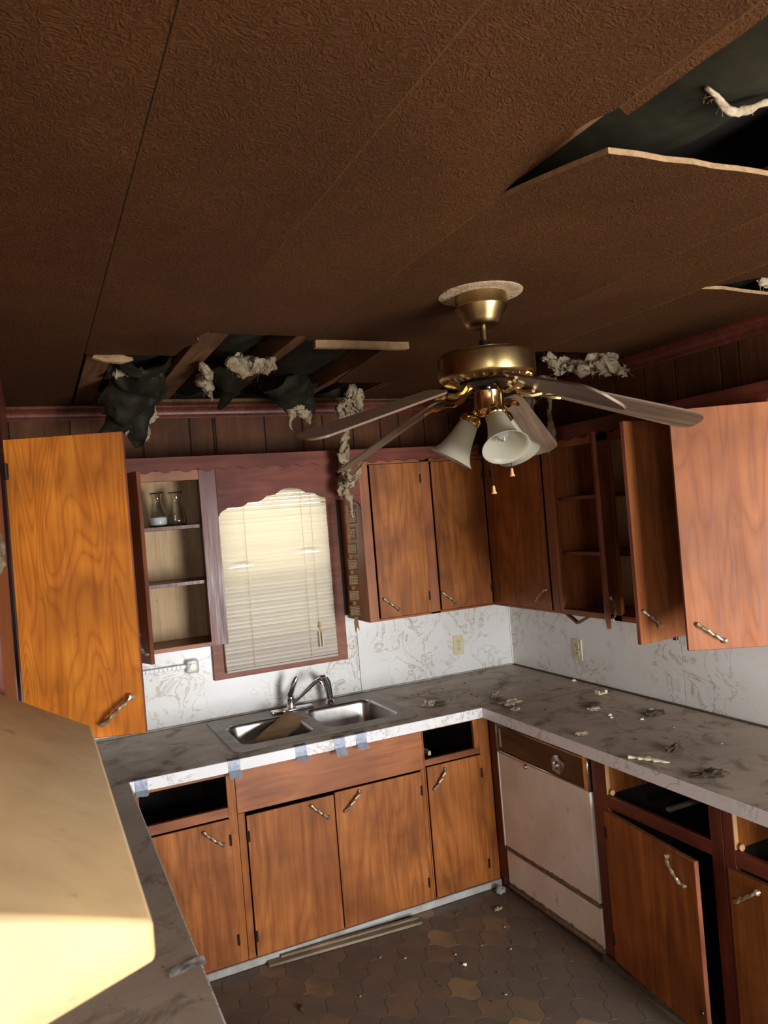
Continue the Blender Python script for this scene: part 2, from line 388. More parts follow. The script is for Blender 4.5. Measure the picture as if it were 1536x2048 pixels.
# marbled backsplash sheets
def sheet(parent, a, b, z0, z1, axis):
    bm = nb(a, b, -.006, 0, z0, z1) if axis == 'x' else nb(-.006, 0, a, b, z0, z1)
    P('backsplash_sheet', bm, 'marble', parent)
sheet(wall_back, XL, -1.045, .91, 1.36, 'x'); sheet(wall_back, -1.042, -.009, .91, 1.36, 'x')
sheet(wall_right, -1.402, -.009, .91, 1.36, 'y'); sheet(wall_right, -2.75, -1.406, .91, 1.36, 'y')
P('corner_bead', nb(-.013, -.002, -.013, -.002, .912, 1.36), 'chip', wall_back)
# crown moulding
def crown(name, pts_fn, label):
    prof = [(0, 2.500), (.012, 2.500), (.016, 2.510), (.022, 2.516), (.022, 2.524), (.034, 2.545), (.046, 2.553), (.046, H), (0, H)]
    bm = bmesh.new(); prism(bm, prof, *pts_fn); return ST(name, bm, 'red', label)
crown('trim_back', (lambda d, z: (-2.75, -.009-d, z), lambda d, z: (-.009-d*.0, -.009-d, z)), 'dark red crown moulding along the back wall')
crown('trim_right', (lambda d, z: (-.009-d, -.06, z), lambda d, z: (-.009-d, -2.9, z)), 'dark red crown moulding along the right wall')
# ---- ceiling boards, joists and the void above
ceil = ST('ceiling', nb(XL, 0, YF, -5.25, H+.012, H+.03), 'ceil', 'brown embossed board ceiling with broken panels')
def board(outline, z=H, th=.011, name='ceiling_board'):
    bm = bmesh.new(); a = [bm.verts.new((x, y, z)) for x, y in outline]; b = [bm.verts.new((x, y, z+th)) for x, y in outline]
    n = len(outline); bm.faces.new(a[::-1]); bm.faces.new(b)
    for i in range(n): f = bm.faces.new((a[i], a[(i+1) % n], b[(i+1) % n], b[i])); f.material_index = 1
    return P(name, bm, ['ceil', 'torn'], ceil, 20)
def ragged(p0, p1, n=14, amp=.008, seed=0):
    rnd = random.Random(seed); out = []
    dx, dy = p1[0]-p0[0], p1[1]-p0[1]; L = math.hypot(dx, dy)
    for i in range(1, n):
        s = i/n; o_ = rnd.uniform(-amp, amp); out.append((p0[0]+dx*s - dy/L*o_, p0[1]+dy*s + dx/L*o_))
    return out
g = .0022
SE = [XL, -2.466, -2.095, -1.725, -1.36, -1.0, -.63, -.26, 0.0]
YN = -5.25
board([(SE[0], YN), (SE[1]-g, YN), (SE[1]-g, 0), (SE[0], 0)])
b1 = [(SE[1]+g, YN), (SE[2]-g, YN), (SE[2]-g, -1.53)] + ragged((SE[2]-g, -1.53), (-2.15, -1.17), 8, .012, 2) + [(-2.15, -1.17)] + ragged((-2.15, -1.17), (SE[1]+g, -1.17), 12, .008, 1) + [(SE[1]+g, -1.17)]
board(b1)
board([(SE[2]+g, YN), (SE[3]-g, YN), (SE[3]-g, -3.06)] + ragged((SE[3]-.022, -3.05), (SE[3]-.014, -2.76), 10, .003, 8) + [(SE[3]-g, -2.72), (SE[3]-g, -1.50)] + ragged((SE[3]-g, -1.50), (SE[2]+g, -1.51), 12, .006, 3) + [(SE[2]+g, -1.51)])
# board 3: broken off near the viewer, its loose end sags below the ceiling
def sag_board():
    bm = bmesh.new(); nx, ny = 10, 44; y1 = -1.44
    def near(u): return -3.035 + .10*u**1.5 + .004*math.sin(u*37)
    def zz(u, y):
        s = max(0.0, min(1.0, (-2.66 - y)/.38)); return H - .062*s**1.2*(1-u)**1.3 - .016*s*s*math.sin(u*3.1)
    top = []; bot = []
    for j in range(ny+1):
        rb = []; rt = []
        for i in range(nx+1):
            u = i/nx; x = SE[3]+g + (SE[5]-SE[3]-2*g)*u
            y1u = y1 if u < .55 else -.64
            y = y1u + (near(u)-y1u)*j/ny; z = zz(u, y)
            rb.append(bm.verts.new((x, y, z))); rt.append(bm.verts.new((x, y, z+.011)))
        bot.append(rb); top.append(rt)
    for j in range(ny):
        for i in range(nx):
            bm.faces.new((bot[j][i], bot[j+1][i], bot[j+1][i+1], bot[j][i+1])); bm.faces.new((top[j][i], top[j][i+1], top[j+1][i+1], top[j+1][i]))
    def rim(a, b, c, d): f = bm.faces.new((a, b, c, d)); f.material_index = 1
    for i in range(nx):
        rim(bot[ny][i], top[ny][i], top[ny][i+1], bot[ny][i+1]); rim(bot[0][i], bot[0][i+1], top[0][i+1], top[0][i])
    for j in range(ny):
        rim(bot[j][0], top[j][0], top[j+1][0], bot[j+1][0]); rim(bot[j][nx], bot[j+1][nx], top[j+1][nx], top[j][nx])
    return P('ceiling_board', bm, ['ceil', 'torn'], ceil, 30)
sag_board()
board([(SE[3]+g, -3.74), (SE[3]+g, -3.07), (SE[3]+.034, -3.055)] + ragged((SE[3]+.034, -3.055), (SE[3]+.040, -3.74), 12, .002, 9) + [(SE[3]+.040, -3.74)])
board([(SE[3]+g, -3.75), (SE[5]-g, -3.75), (SE[5]-g, YN), (SE[3]+g, YN)])
board([(SE[5]+g, YN), (SE[6]-g, YN), (SE[6]-g, -.0), (SE[5]+g, -.0)])
b6 = [(SE[6]+g, YN), (SE[8], YN), (SE[8], -.0), (-.155, -.0), (-.15, -1.33)] + ragged((-.15, -1.33), (SE[6]+g, -1.34), 14, .02, 6) + [(SE[6]+g, -1.34)]
# a slit torn near the right edge, cut into the outline
b6 = [(SE[6]+g, YN), (SE[8], YN), (SE[8], 0), (-.155, 0), (-.15, -1.33)] + ragged((-.15, -1.33), (SE[6]+g, -1.34), 14, .02, 6) + [(SE[6]+g, -1.34), (SE[6]+g, -2.24), (-.54, -2.25), (-.42, -2.235), (-.28, -2.225), (-.27, -2.33), (-.40, -2.37), (-.52, -2.38), (-.58, -2.30), (SE[6]+g, -2.26)]
board(b6)
def cloth(name, fn, nu, nv, mat, parent=None, **kw):
    bm = bmesh.new(); vs = [[bm.verts.new(fn(i/nu, j/nv)) for i in range(nu+1)] for j in range(nv+1)]
    for j in range(nv):
        for i in range(nu): bm.faces.new((vs[j][i], vs[j][i+1], vs[j+1][i+1], vs[j+1][i]))
    bmesh.ops.solidify(bm, geom=bm.faces[:], thickness=.004)
    return P(name, bm, mat, parent, 60) if parent else T(name, bm, mat, kw['label'], kw['cat'], kw.get('group'), 60)
for x0, x1 in ((-2.455, -2.365), (-2.11, -2.01), (-1.765, -1.712), (-1.02, -.98), (-.65, -.60), (-.20, -.15)):
    bm = nb(x0, x1, YN, -.02, H+.013, H+.105); P('ceiling_joist', bevel(bm, .003), 'joist', ceil)
bm = nb(-1.325, -1.28, -2.5, -.02, H+.013, H+.105); P('ceiling_joist', bevel(bm, .003), 'joist', ceil)
bm = nb(-2.35, -.16, -.16, -.055, H-.004, H+.012); P('nailing_strip', bevel(bm, .002), 'joist', ceil)
nz = lambda x, y, z=0: noise.noise(Vector((x, y, z)))
for k, (x0, x1) in enumerate(((-2.362, -2.113), (-2.007, -1.768), (-1.697, -1.328), (-1.277, -1.023), (-.977, -.653), (-.597, -.203))):
    ya, yb = (-5.2, -.03) if k == 2 else (-2.6, -.03)
    def fn(u, v, x0=x0, x1=x1, ya=ya, yb=yb, k=k):
        x = x0 + (x1-x0)*u; y = ya + (yb-ya)*v
        return (x, y, H + .095 - .065*math.sin(math.pi*u)*(.7+.5*nz(y*2.3, k*3.1)) + .02*nz(x*9, y*7, k))
    cloth('insulation_batt', fn, 10, 60, 'batt', ceil)
# ceiling medallion belongs to the fan opening
bm = bmesh.new(); lathe(bm, [(.0, H-.006), (.118, H-.006), (.130, H-.003), (.132, H+.002), (.0, H+.002)], (-1.374, -2.065, 0), 40)
T('ceiling_medallion', bm, simple('textured_plaster_disc', (.42, .29, .17), .9, var=(.24, .15, .08), scale=30, bump=1.0, bscale=90), 'round textured plaster disc on the ceiling above the fan', 'medallion')

# ---- window
bm = bmesh.new()
wx0, wx1, wz0, wz1, cw = -1.872, -1.118, 1.117, 2.16, .062
def casing(pts): prism(bm, pts, lambda x, z: (x, -.008, z), lambda x, z: (x, -.032, z))
win = ST('window_1', nb(-1.805, -1.185, .10, .115, 1.165, 1.19), 'red', 'sink window with dark red casing behind a closed blind')
def part_prism(name, pts, y0, y1, mat, parent):
    b_ = bmesh.new(); prism(b_, pts, lambda x, z: (x, y0, z), lambda x, z: (x, y1, z)); return P(name, b_, mat, parent)
part_prism('window_casing', [(wx0, wz0), (wx1, wz0), (wx1-cw, wz0+cw), (wx0+cw, wz0+cw)], -.006, -.030, 'casing', win)
part_prism('window_casing', [(wx0, wz0), (wx0+cw, wz0+cw), (wx0+cw, wz1-cw), (wx0, wz1)], -.006, -.030, 'casing', win)
part_prism('window_casing', [(wx1, wz0), (wx1, wz1), (wx1-cw, wz1-cw), (wx1-cw, wz0+cw)], -.006, -.030, 'casing', win)
part_prism('window_casing', [(wx0, wz1), (wx0+cw, wz1-cw), (wx1-cw, wz1-cw), (wx1, wz1)], -.006, -.030, 'casing', win)
for a in ((-1.81, -1.79, 0, .11, 1.17, 2.1), (-1.20, -1.18, 0, .11, 1.17, 2.1), (-1.79, -1.20, 0, .11, 2.08, 2.1), (-1.79, -1.2, .05, .075, 1.60, 1.635)): P('sash', nb(*a), 'chip', win)
P('window_pane', nb(-1.79, -1.20, .060, .064, 1.19, 2.08), 'glass', win)
fe = E('light_screen', 'added light-blocking grey board fence outside the sink window', 'screen', (-1.5, .40, 0))  # invented boards that keep sky light off the lower blind
for i in range(16): P('screen_board', nb(-2.7+i*.16, -2.7+i*.16+.155, .40, .42, 0, 1.63), 'screen', fe)

# ================================================================== CABINETRY
def mk_pull():
    bm = bmesh.new(); n = 22; pts = []; rad = []
    for i in range(n+1):
        s = i/n; x = -.056 + .112*s; e = abs(2*s-1)
        pts.append((x, -.017*(1-e**4) - .003, .0)); rad.append(.0052 + .0020*math.sin(s*math.pi*9)**2 + (.0032 if e > .86 else 0))
    tube(bm, pts, rad, 8, True, .5, .16)
    for s in (-1, 1): lathe(bm, [(.0075, 0), (.0068, .004), (.004, .006), (0, .006)], (s*.054, 0, 0), 10, (0, -1, 0))
    return mesh('handle', bm, 'pull', 50)
PULL = mk_pull()
def mk_hinge():
    bm = bmesh.new(); lathe(bm, [(0, -.024), (.0035, -.024), (.0035, .024), (0, .024)], (0, -.003, 0), 8); bx(bm, -.006, .006, -.0015, 0, -.022, .022); return mesh('hinge', bm, 'iron', 40)
HINGE = mk_hinge()
def door(parent, hinge, direction, w, z0, z1, out=-1, mat='door', handle=None, th=.018, hinges=True, edge='edge'):
    """slab door; local x runs from the hinge edge to the free edge, local y*out is its outer side"""
    org = ORG[parent.name]; d = Vector(direction).normalized()
    bm = nb(0, w, 0, out*th, 0, z1-z0); bevel(bm, .0018)
    for f in bm.faces:
        if abs(f.normal.x) > .7 or abs(f.normal.z) > .7: f.material_index = 1
    o = link('door', mesh('door', bm, [mat, edge]), parent, (hinge[0]-org.x, hinge[1]-org.y, z0-org.z), (0, 0, math.atan2(d.y, d.x)))
    if handle:
        u, v, ang = handle
        h_ = link('handle', PULL, o, (u, out*th, v-z0), (0, R(ang if out < 0 else -ang), 0 if out < 0 else math.pi))
    if hinges:
        for zz_ in (.09, z1-z0-.09): link('hinge', HINGE, o, (.004, out*th, zz_), (0, 0, 0 if out < 0 else math.pi))
    return o
# transforms: u along the wall, d out from the wall
TB = lambda u0, u1, d0, d1, z0, z1: (u0, u1, -d0, -d1, z0, z1)
TR = lambda u0, u1, d0, d1, z0, z1: (-d0, -d1, u0, u1, z0, z1)
TL = lambda u0, u1, d0, d1, z0, z1: (XL+d0, XL+d1, u0, u1, z0, z1)
def carcass(parent, Tm, u0, u1, D, z0, z1, shelves=(), inner='inner', th=.014, back=True, sidem='frame'):
    P('side_panel', nb(*Tm(u0, u0+th, .012, D, z0, z1)), sidem, parent); P('side_panel', nb(*Tm(u1-th, u1, .012, D, z0, z1)), sidem, parent)
    P('bottom_panel', nb(*Tm(u0+th, u1-th, .012, D, z0, z0+th)), sidem, parent); P('top_panel', nb(*Tm(u0+th, u1-th, .012, D, z1-th, z1)), sidem, parent)
    if back: P('back_panel', nb(*Tm(u0+th, u1-th, .012, .018, z0+th, z1-th)), inner, parent)
    for s in shelves: P('shelf', bevel(nb(*Tm(u0+th, u1-th, .020, D-.012, s-.018, s)), .001), 'red', parent)
def frame(parent, Tm, D, stiles, rails, mat_s, mat_r, th=.019):
    for a, b, z0, z1 in stiles: P('stile', bevel(nb(*Tm(a, b, D, D+th, z0, z1)), .0012), mat_s, parent)
    for a, b, z0, z1 in rails: P('rail', bevel(nb(*Tm(a, b, D, D+th, z0, z1)), .0012), mat_r, parent)
ZB, ZT = 1.345, 2.205; DU = .306       # upper cabinets
# back wall, left of the window: open cabinet with carafes
c = E('wall_cabinet', 'open wall cabinet left of the sink window, two carafes on its top shelf', 'cabinet', (-2.2, -.16, ZB))
carcass(c, TB, -2.74, -1.85, DU, ZB, ZT, (1.667, 1.94))
frame(c, TB, DU, [(-2.74, -2.35, ZB, ZT), (-1.932, -1.85, ZB, ZT)], [(-2.35, -1.932, 2.155, ZT), (-2.35, -1.932, ZB, 1.366)], 'red_v' if 'red_v' in MT else 'red', 'frame_x')
door(c, (-2.352, -.327), (.34, -.94), .325, 1.350, 2.185, -1, 'frame', (.27, 1.435, 50))
# back wall, right of the window
c = E('wall_cabinet', 'two-door wall cabinet in the corner right of the sink window, both doors shut', 'cabinet', (-.7, -.16, ZB))
carcass(c, TB, -1.09, -.02, DU, ZB, ZT, (1.8,))
frame(c, TB, DU, [(-1.09, -1.036, ZB, ZT), (-.722, -.662, ZB, ZT)], [(-1.036, -.31, 2.186, ZT), (-1.036, -.31, ZB, 1.356)], 'frame', 'frame_x')
door(c, (-.724, -.327), (-1, 0), .305, 1.358, 2.184, 1, 'door', (.24, 1.428, -38), .006)
door(c, (-.322, -.327), (-1, 0), .334, 1.358, 2.184, 1, 'door', (.285, 1.420, -38), .006)
# right wall
c = E('wall_cabinet', 'closed single-door wall cabinet in the dark corner of the right wall', 'cabinet', (-.15, -.62, ZB))
carcass(c, TR, -.93, -.335, DU-.012, ZB, ZT, (1.8,))
frame(c, TR, DU-.012, [(-.93, -.878, ZB, ZT), (-.40, -.33, ZB, ZT)], [(-.878, -.40, 2.186, ZT), (-.878, -.40, ZB, 1.356)], 'frame', 'frame_y')
door(c, (-.315, -.402), (0, -1), .470, 1.358, 2.184, -1, 'door', (.40, 1.43, -38), .006)
c = E('wall_cabinet', 'open right wall cabinet with bare shelves and two doors swung wide', 'cabinet', (-.15, -1.35, ZB))
carcass(c, TR, -1.79, -.934, DU-.012, ZB, ZT, (1.655, 1.925))
P('back_batten', nb(-.024, -.018, -1.02, -.985, ZB+.015, ZT-.015), 'inner', c)
frame(c, TR, DU-.012, [(-.960, -.934, ZB, ZT), (-1.375, -1.262, ZB, ZT), (-1.79, -1.765, ZB, ZT)], [(-1.765, -.96, 2.165, ZT), (-1.765, -.96, ZB, 1.372)], 'frame', 'frame_y')
door(c, (-.316, -1.262), (-.19, -.235), .300, 1.350, 2.19, 1, 'red', (.26, 1.43, 50))
door(c, (-.316, -1.775), (-.99, -.10), .315, 1.340, 2.19, 1, 'frame', (.255, 1.43, -38))
c = E('wall_cabinet', 'right wall cabinet at the picture edge with its pale orange door swung open', 'cabinet', (-.15, -2.2, ZB))
carcass(c, TR, -2.70, -1.794, DU-.012, ZB, ZT, (1.66, 1.93))
frame(c, TR, DU-.012, [(-1.84, -1.794, ZB, ZT), (-2.28, -2.205, ZB, ZT), (-2.7, -2.65, ZB, ZT)], [(-2.65, -1.84, 2.165, ZT), (-2.65, -1.84, ZB, 1.372)], 'frame', 'frame_y')
door(c, (-.316, -2.207), (-.285, .165), .345, 1.345, 2.195, 1, wood('salmon_plywood', (.24, .070, .022), (.34, .112, .036), (.45, .165, .052), rings=14, blot=.4, spec=.2, rough=.5, strips=6, lines=.25), (.265, 1.405, -36))
# left overhead cabinets
c = E('wall_cabinet', 'left overhead cabinet with a big bright orange door swung open', 'cabinet', (-2.9, -1.6, ZB))
carcass(c, TL, -2.40, -.345, .292, ZB, 2.255, (1.66, 1.93))
frame(c, TL, .292, [(-1.335, -.345, ZB, 2.255), (-2.40, -1.668, ZB, 2.255)], [(-1.668, -1.335, 2.2, 2.255), (-1.668, -1.335, ZB, 1.372)], 'red', 'red_y')
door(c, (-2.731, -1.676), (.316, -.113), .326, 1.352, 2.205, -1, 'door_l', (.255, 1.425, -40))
c = E('wall_cabinet', 'short cabinet above the range hood, off the left edge', 'cabinet', (-2.9, -2.9, 1.80))
carcass(c, TL, -3.5, -2.404, .292, 1.80, 2.255)
frame(c, TL, .292, [(-3.5, -3.45, 1.8, 2.255), (-2.455, -2.404, 1.8, 2.255)], [(-3.45, -2.455, 2.2, 2.255), (-3.45, -2.455, 1.8, 1.83)], 'red', 'red_y')
door(c, (-2.748, -3.45), (0, 1), .49, 1.832, 2.198, -1, 'frame', (.42, 1.9, 38), .006)
door(c, (-2.748, -2.457), (0, -1), .49, 1.832, 2.198, 1, 'frame', (.42, 1.9, 38), .006)
# cornice with wavy lower edge
def cornice(name, a, b, fn0, fn1, mat, label):
    n = int(abs(b-a)/.0115); pts = [(a, 2.268), (b, 2.268)]
    low = [(a+(b-a)*i/n, 2.200 + .0075*math.sin(2*math.pi*(a+(b-a)*i/n)/.098)) for i in range(n+1)]
    bm = bmesh.new(); prism(bm, pts + low[::-1], fn0, fn1); return T(name, bm, mat, label, 'cornice')
cornice('cabinet_cornice', -2.74, -.338, lambda x, z: (x, -.326, z), lambda x, z: (x, -.338, z), 'red_x', 'wavy-edged cornice board above the sink window and back wall cabinets')
cornice('cabinet_cornice', -.340, -2.7, lambda y, z: (-.314, y, z), lambda y, z: (-.326, y, z), 'red_y', 'wavy-edged cornice board above the right wall cabinets')
# cabinet top deck behind the cornice
T('cabinet_top_deck', nb(-1.849, -1.091, -.306, -.01, 2.206, 2.224), 'red_x', 'dark board bridging the cabinets over the sink window', 'board')
# valance
vl = [(-1.849, 1.966), (-1.840, 1.983), (-1.827, 1.994), (-1.808, 2.003), (-1.787, 2.008), (-1.741, 2.008), (-1.725, 2.011), (-1.710, 2.018), (-1.698, 2.026), (-1.672, 2.027), (-1.650, 2.028), (-1.628, 2.034), (-1.612, 2.043), (-1.600, 2.054), (-1.575, 2.056), (-1.553, 2.059), (-1.540, 2.068), (-1.525, 2.078), (-1.505, 2.086), (-1.47, 2.089)]
vl = vl + [(-2.94-x, z) for x, z in vl[-2::-1]]
bm = bmesh.new(); prism(bm, [(-1.849, 2.206), (-1.091, 2.206)] + vl[::-1], lambda x, z: (x, -.306, z), lambda x, z: (x, -.325, z))
T('window_valance', bm, 'red_x', 'scalloped dark wood valance board above the sink window', 'valance')

# ---- base cabinets
DBF, DRF = .707, .641                       # carcass depth; frame adds .019
ZC = .864
def base_frame(c, Tm, D, st, rl, ms, mr): frame(c, Tm, D, st, rl, ms, mr)
c = E('base_cabinet', 'base cabinet left of the sink with an empty drawer hole above its door', 'cabinet', (-2.17, -.4, 0))
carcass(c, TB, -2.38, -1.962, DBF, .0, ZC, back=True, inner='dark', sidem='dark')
frame(c, TB, DBF, [(-2.38, -2.362, .03, ZC), (-2.0, -1.963, .03, ZC)], [(-2.362, -2.0, .838, ZC), (-2.362, -2.0, .660, .702), (-2.362, -2.0, .03, .045)], 'door', 'frame_x')
door(c, (-1.998, -.728), (-1, 0), .362, .046, .656, 1, 'door', (.075, .590, -42), .008)
c = E('sink_cabinet', 'wide double-door base cabinet under the sink with a plain false front', 'cabinet', (-1.5, -.4, 0))
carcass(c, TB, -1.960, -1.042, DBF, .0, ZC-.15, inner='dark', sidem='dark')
frame(c, TB, DBF, [(-1.961, -1.930, .03, .664), (-1.062, -1.042, .03, .664)], [(-1.93, -1.062, .03, .04)], 'door', 'frame_x')
P('false_front', bevel(nb(*TB(-1.961, -1.042, DBF, DBF+.021, .666, ZC)), .0015), wood('false_front_ply', (.22, .062, .017), (.34, .108, .030), (.43, .15, .045), 'x'), c)
door(c, (-1.926, -.728), (1, 0), .408, .036, .652, -1, 'door', (.335, .592, 42), .008)
door(c, (-1.066, -.728), (-1, 0), .448, .036, .660, 1, 'door', (.365, .604, 43), .008)
c = E('base_cabinet', 'narrow base cabinet right of the sink with an empty drawer hole', 'cabinet', (-.86, -.4, 0))
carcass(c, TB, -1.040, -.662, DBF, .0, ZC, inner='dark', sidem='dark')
frame(c, TB, DBF, [(-1.040, -1.034, .03, ZC), (-.722, -.662, .03, ZC), (-.752, -.722, .706, .846)], [(-1.034, -.722, .846, ZC), (-1.034, -.722, .676, .706), (-1.034, -.722, .03, .036)], 'door', 'frame_x')
P('drawer_runner', nb(-1.0, -.985, -.70, -.25, .715, .735), 'inner', c)
door(c, (-.724, -.728), (-1, 0), .308, .038, .673, 1, 'door', (.245, .605, 50), .008)
T('corner_filler', nb(-.66, -.642, -.797, -.728, .0, ZC), 'red', 'dark red filler strip between the corner and the dishwasher', 'trim strip')
c = E('base_cabinet', 'right-hand base cabinet beside the dishwasher, drawer missing and door ajar', 'cabinet', (-.33, -1.83, 0))
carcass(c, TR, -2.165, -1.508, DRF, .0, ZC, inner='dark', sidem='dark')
frame(c, TR, DRF, [(-1.594, -1.508, .03, ZC), (-2.165, -2.112, .03, ZC)], [(-2.112, -1.594, .836, ZC), (-2.112, -1.594, .660, .710), (-2.112, -1.594, .03, .04)], 'red', 'red_y')
P('drawer_hole_liner', nb(-.642, -.20, -1.594, -1.580, .712, .834), 'door', c); P('cut_edge', nb(-.6605, -.643, -1.5965, -1.593, .712, .834), 'raw', c)
P('drawer_runner', bevel(nb(-.60, -.12, -1.870, -1.850, .714, .728), .002), 'oldtrim', c)
bm = bmesh.new(); lathe(bm, [(0, 0), (.011, 0), (.012, .006), (.008, .010), (0, .010)], (-.645, -1.607, .722), 14, (0, -1, 0)); P('runner_wheel', bm, 'wicker', c)
door(c, (-.662, -1.588), (-.055, -.515), .522, .046, .654, -1, 'door', (.425, .585, 42), .018)
bd = [o_ for o_ in c.children if o_.name.startswith('door')][0]
bm = bmesh.new(); lathe(bm, [(0, .006), (.007, .006), (.009, .003), (.009, 0), (0, 0)], (.500, -.018, .085), 12, (0, -1, 0)); link('door_bumper', mesh('door_bumper', bm, 'black'), bd)
c = E('base_cabinet', 'base cabinet cut by the right picture edge with an empty drawer hole', 'cabinet', (-.33, -2.5, 0))
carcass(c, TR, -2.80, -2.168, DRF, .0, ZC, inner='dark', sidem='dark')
frame(c, TR, DRF, [(-2.212, -2.168, .03, ZC), (-2.8, -2.75, .03, ZC)], [(-2.75, -2.212, .85, ZC), (-2.75, -2.212, .660, .712), (-2.75, -2.212, .03, .04)], 'red', 'red_y')
P('drawer_hole_liner', nb(-.642, -.20, -2.212, -2.198, .714, .848), 'door', c); P('cut_edge', nb(-.6605, -.643, -2.2145, -2.211, .714, .848), 'raw', c)
bm = bmesh.new(); lathe(bm, [(0, 0), (.011, 0), (.012, .006), (.008, .010), (0, .010)], (-.645, -2.224, .724), 14, (0, -1, 0)); P('runner_wheel', bm, 'wicker', c)
door(c, (-.662, -2.748), (0, 1), .56, .046, .654, 1, 'door', (.487, .586, 36), .012)
c = E('base_cabinet', 'base cabinets of the left run, hidden under the left countertop', 'cabinet', (-2.75, -2.0, 0))
carcass(c, TL, -3.70, -.80, .60, .0, ZC, inner='dark')
for i in range(4): door(c, (-2.459, -3.68+i*.72), (0, 1), .70, .05, .84, -1, 'door', (.62, .76, 42), .012)

# ---- countertop with laminate edging
ct = E('countertop', 'dusty grey U-shaped laminate countertop with white marbled edging', 'countertop', (-1.5, -.4, .866))
bm = nb(XL, -2.401, -3.70, -.761, .866, .911); bx(bm, XL, -1.915, -.761, -.007, .866, .911); bx(bm, -1.045, -.007, -.761, -.007, .866, .911)
bx(bm, -1.915, -1.045, -.140, -.007, .866, .911); bx(bm, -1.915, -1.045, -.761, -.640, .866, .911); bx(bm, -.709, -.007, -2.80, -.761, .866, .911)
P('worktop', bm, 'counter', ct)
P('edge_strip', nb(-2.399, -.711, -.7655, -.7615, .862, .9105), 'edging', ct)
P('edge_strip', nb(-.7135, -.7095, -2.80, -.7615, .862, .9105), 'edging', ct)
P('edge_strip', nb(-2.4005, -2.3965, -3.70, -.7615, .862, .9105), 'edging', ct)
P('cove_strip', bevel(nb(XL, -.02, -.018, -.0065, .9112, .921), .003), 'grey_base', ct)
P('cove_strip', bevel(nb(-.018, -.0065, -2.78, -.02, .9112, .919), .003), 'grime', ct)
P('joint_line', nb(-.709, -.02, -.842, -.8395, .9112, .9116), 'grime', ct)

# baseboards
bm = nb(-2.385, -.665, -.742, -.729, .0, .034); bevel(bm, .003); ST('baseboard_back', bm, 'grey_base', 'grey vinyl base strip under the sink cabinets')
bm = nb(-.684, -.664, -2.79, -1.51, .0, .030); ST('baseboard_right', bm, 'grime', 'dark base strip under the right cabinets')

# ---- sink
sk = E('double_sink', 'stained stainless steel double bowl sink set in the countertop', 'sink', (-1.48, -.39, .75))
def rrect(x0, x1, y0, y1, r, n=6):
    out = []
    for cx_, cy_, a0 in ((x1-r, y1-r, 0), (x0+r, y1-r, 90), (x0+r, y0+r, 180), (x1-r, y0+r, 270)):
        for i in range(n+1): a = R(a0+90*i/n); out.append((cx_+r*math.cos(a), cy_+r*math.sin(a)))
    return out
bowls = [(-1.885, -1.53, -.605, -.215), (-1.465, -1.085, -.605, -.190)]
bm = bmesh.new(); loops = []
for pts in [rrect(-1.94, -1.022, -.678, -.055, .03)] + [rrect(*b, .06) for b in bowls]:
    vs = [bm.verts.new((x, y, .917)) for x, y in pts]; loops.append([bm.edges.new((vs[i], vs[(i+1) % len(vs)])) for i in range(len(vs))])
bmesh.ops.triangle_fill(bm, edges=[e for l_ in loops for e in l_], use_beauty=True)
vs = [v for v in loops[0] for v in v.verts]
ring_hi = [bm.verts.new((x, y, .917)) for x, y in rrect(-1.94, -1.022, -.678, -.055, .03)]; ring_lo = [bm.verts.new((x, y, .9112)) for x, y in rrect(-1.943, -1.019, -.681, -.052, .03)]
for i in range(len(ring_hi)): bm.faces.new((ring_hi[i], ring_lo[i], ring_lo[(i+1) % len(ring_lo)], ring_hi[(i+1) % len(ring_hi)]))
P('rim', bm, 'rim', sk)
for x0, x1, y0, y1 in bowls:
    bm = bmesh.new(); rings = []
    for ins, z in ((0, .917), (.004, .914), (.008, .90), (.016, .80), (.028, .765), (.055, .752), (.12, .749)):
        rings.append([bm.verts.new((x, y, z)) for x, y in rrect(x0+ins, x1-ins, y0+ins, y1-ins, max(.06-ins*.2, .03))])
    for a, b in zip(rings, rings[1:]):
        for i in range(len(a)): bm.faces.new((a[i], b[i], b[(i+1) % len(a)], a[(i+1) % len(a)]))
    bm.faces.new(rings[-1])
    o = P('bowl', bm, 'steel', sk, 60)
    cx_, cy_ = (x0+x1)/2, (y0+y1)/2; bm = bmesh.new(); lathe(bm, [(0, .7495), (.03, .7495), (.042, .753), (.045, .7505)], (cx_, cy_, 0), 20); P('drain', bm, 'chrome', o)
# faucet
f = E('kitchen_faucet', 'chrome single-lever kitchen faucet on the sink ledge', 'faucet', (-1.495, -.135, .917))
bm = nb(-1.615, -1.385, -.165, -.108, .917, .931); bevel(bm, .006, 2); P('base_plate', bm, 'chrome', f)
bm = bmesh.new(); lathe(bm, [(0, .930), (.026, .930), (.022, .945), (.019, .975), (.021, .985), (.017, 1.0), (0, 1.004)], (-1.505, -.137, 0), 18); P('body', bm, 'chrome', f)
bm = bmesh.new(); tube(bm, [(-1.505, -.137, .985), (-1.507, -.145, 1.01), (-1.497, -.158, 1.045), (-1.478, -.17, 1.085), (-1.470, -.172, 1.098)], [.016, .019, .017, .012, .007], 10); P('lever', bm, 'chrome', f)
bm = bmesh.new(); tube(bm, [(-1.495, -.145, .962), (-1.470, -.155, .978), (-1.41, -.18, 1.03), (-1.375, -.195, 1.062), (-1.362, -.20, 1.068), (-1.350, -.206, 1.055), (-1.348, -.207, 1.043)], [.010, .0105, .0105, .011, .0125, .0125, .012], 10); P('spout', bm, 'chrome', f)
f = E('side_sprayer', 'black and chrome side sprayer standing beside the faucet', 'sprayer', (-1.283, -.128, .917))
bm = bmesh.new(); lathe(bm, [(0, .917), (.025, .917), (.022, .929), (.015, .937), (0, .937)], (-1.283, -.128, 0), 16); P('holder', bm, 'chrome', f)
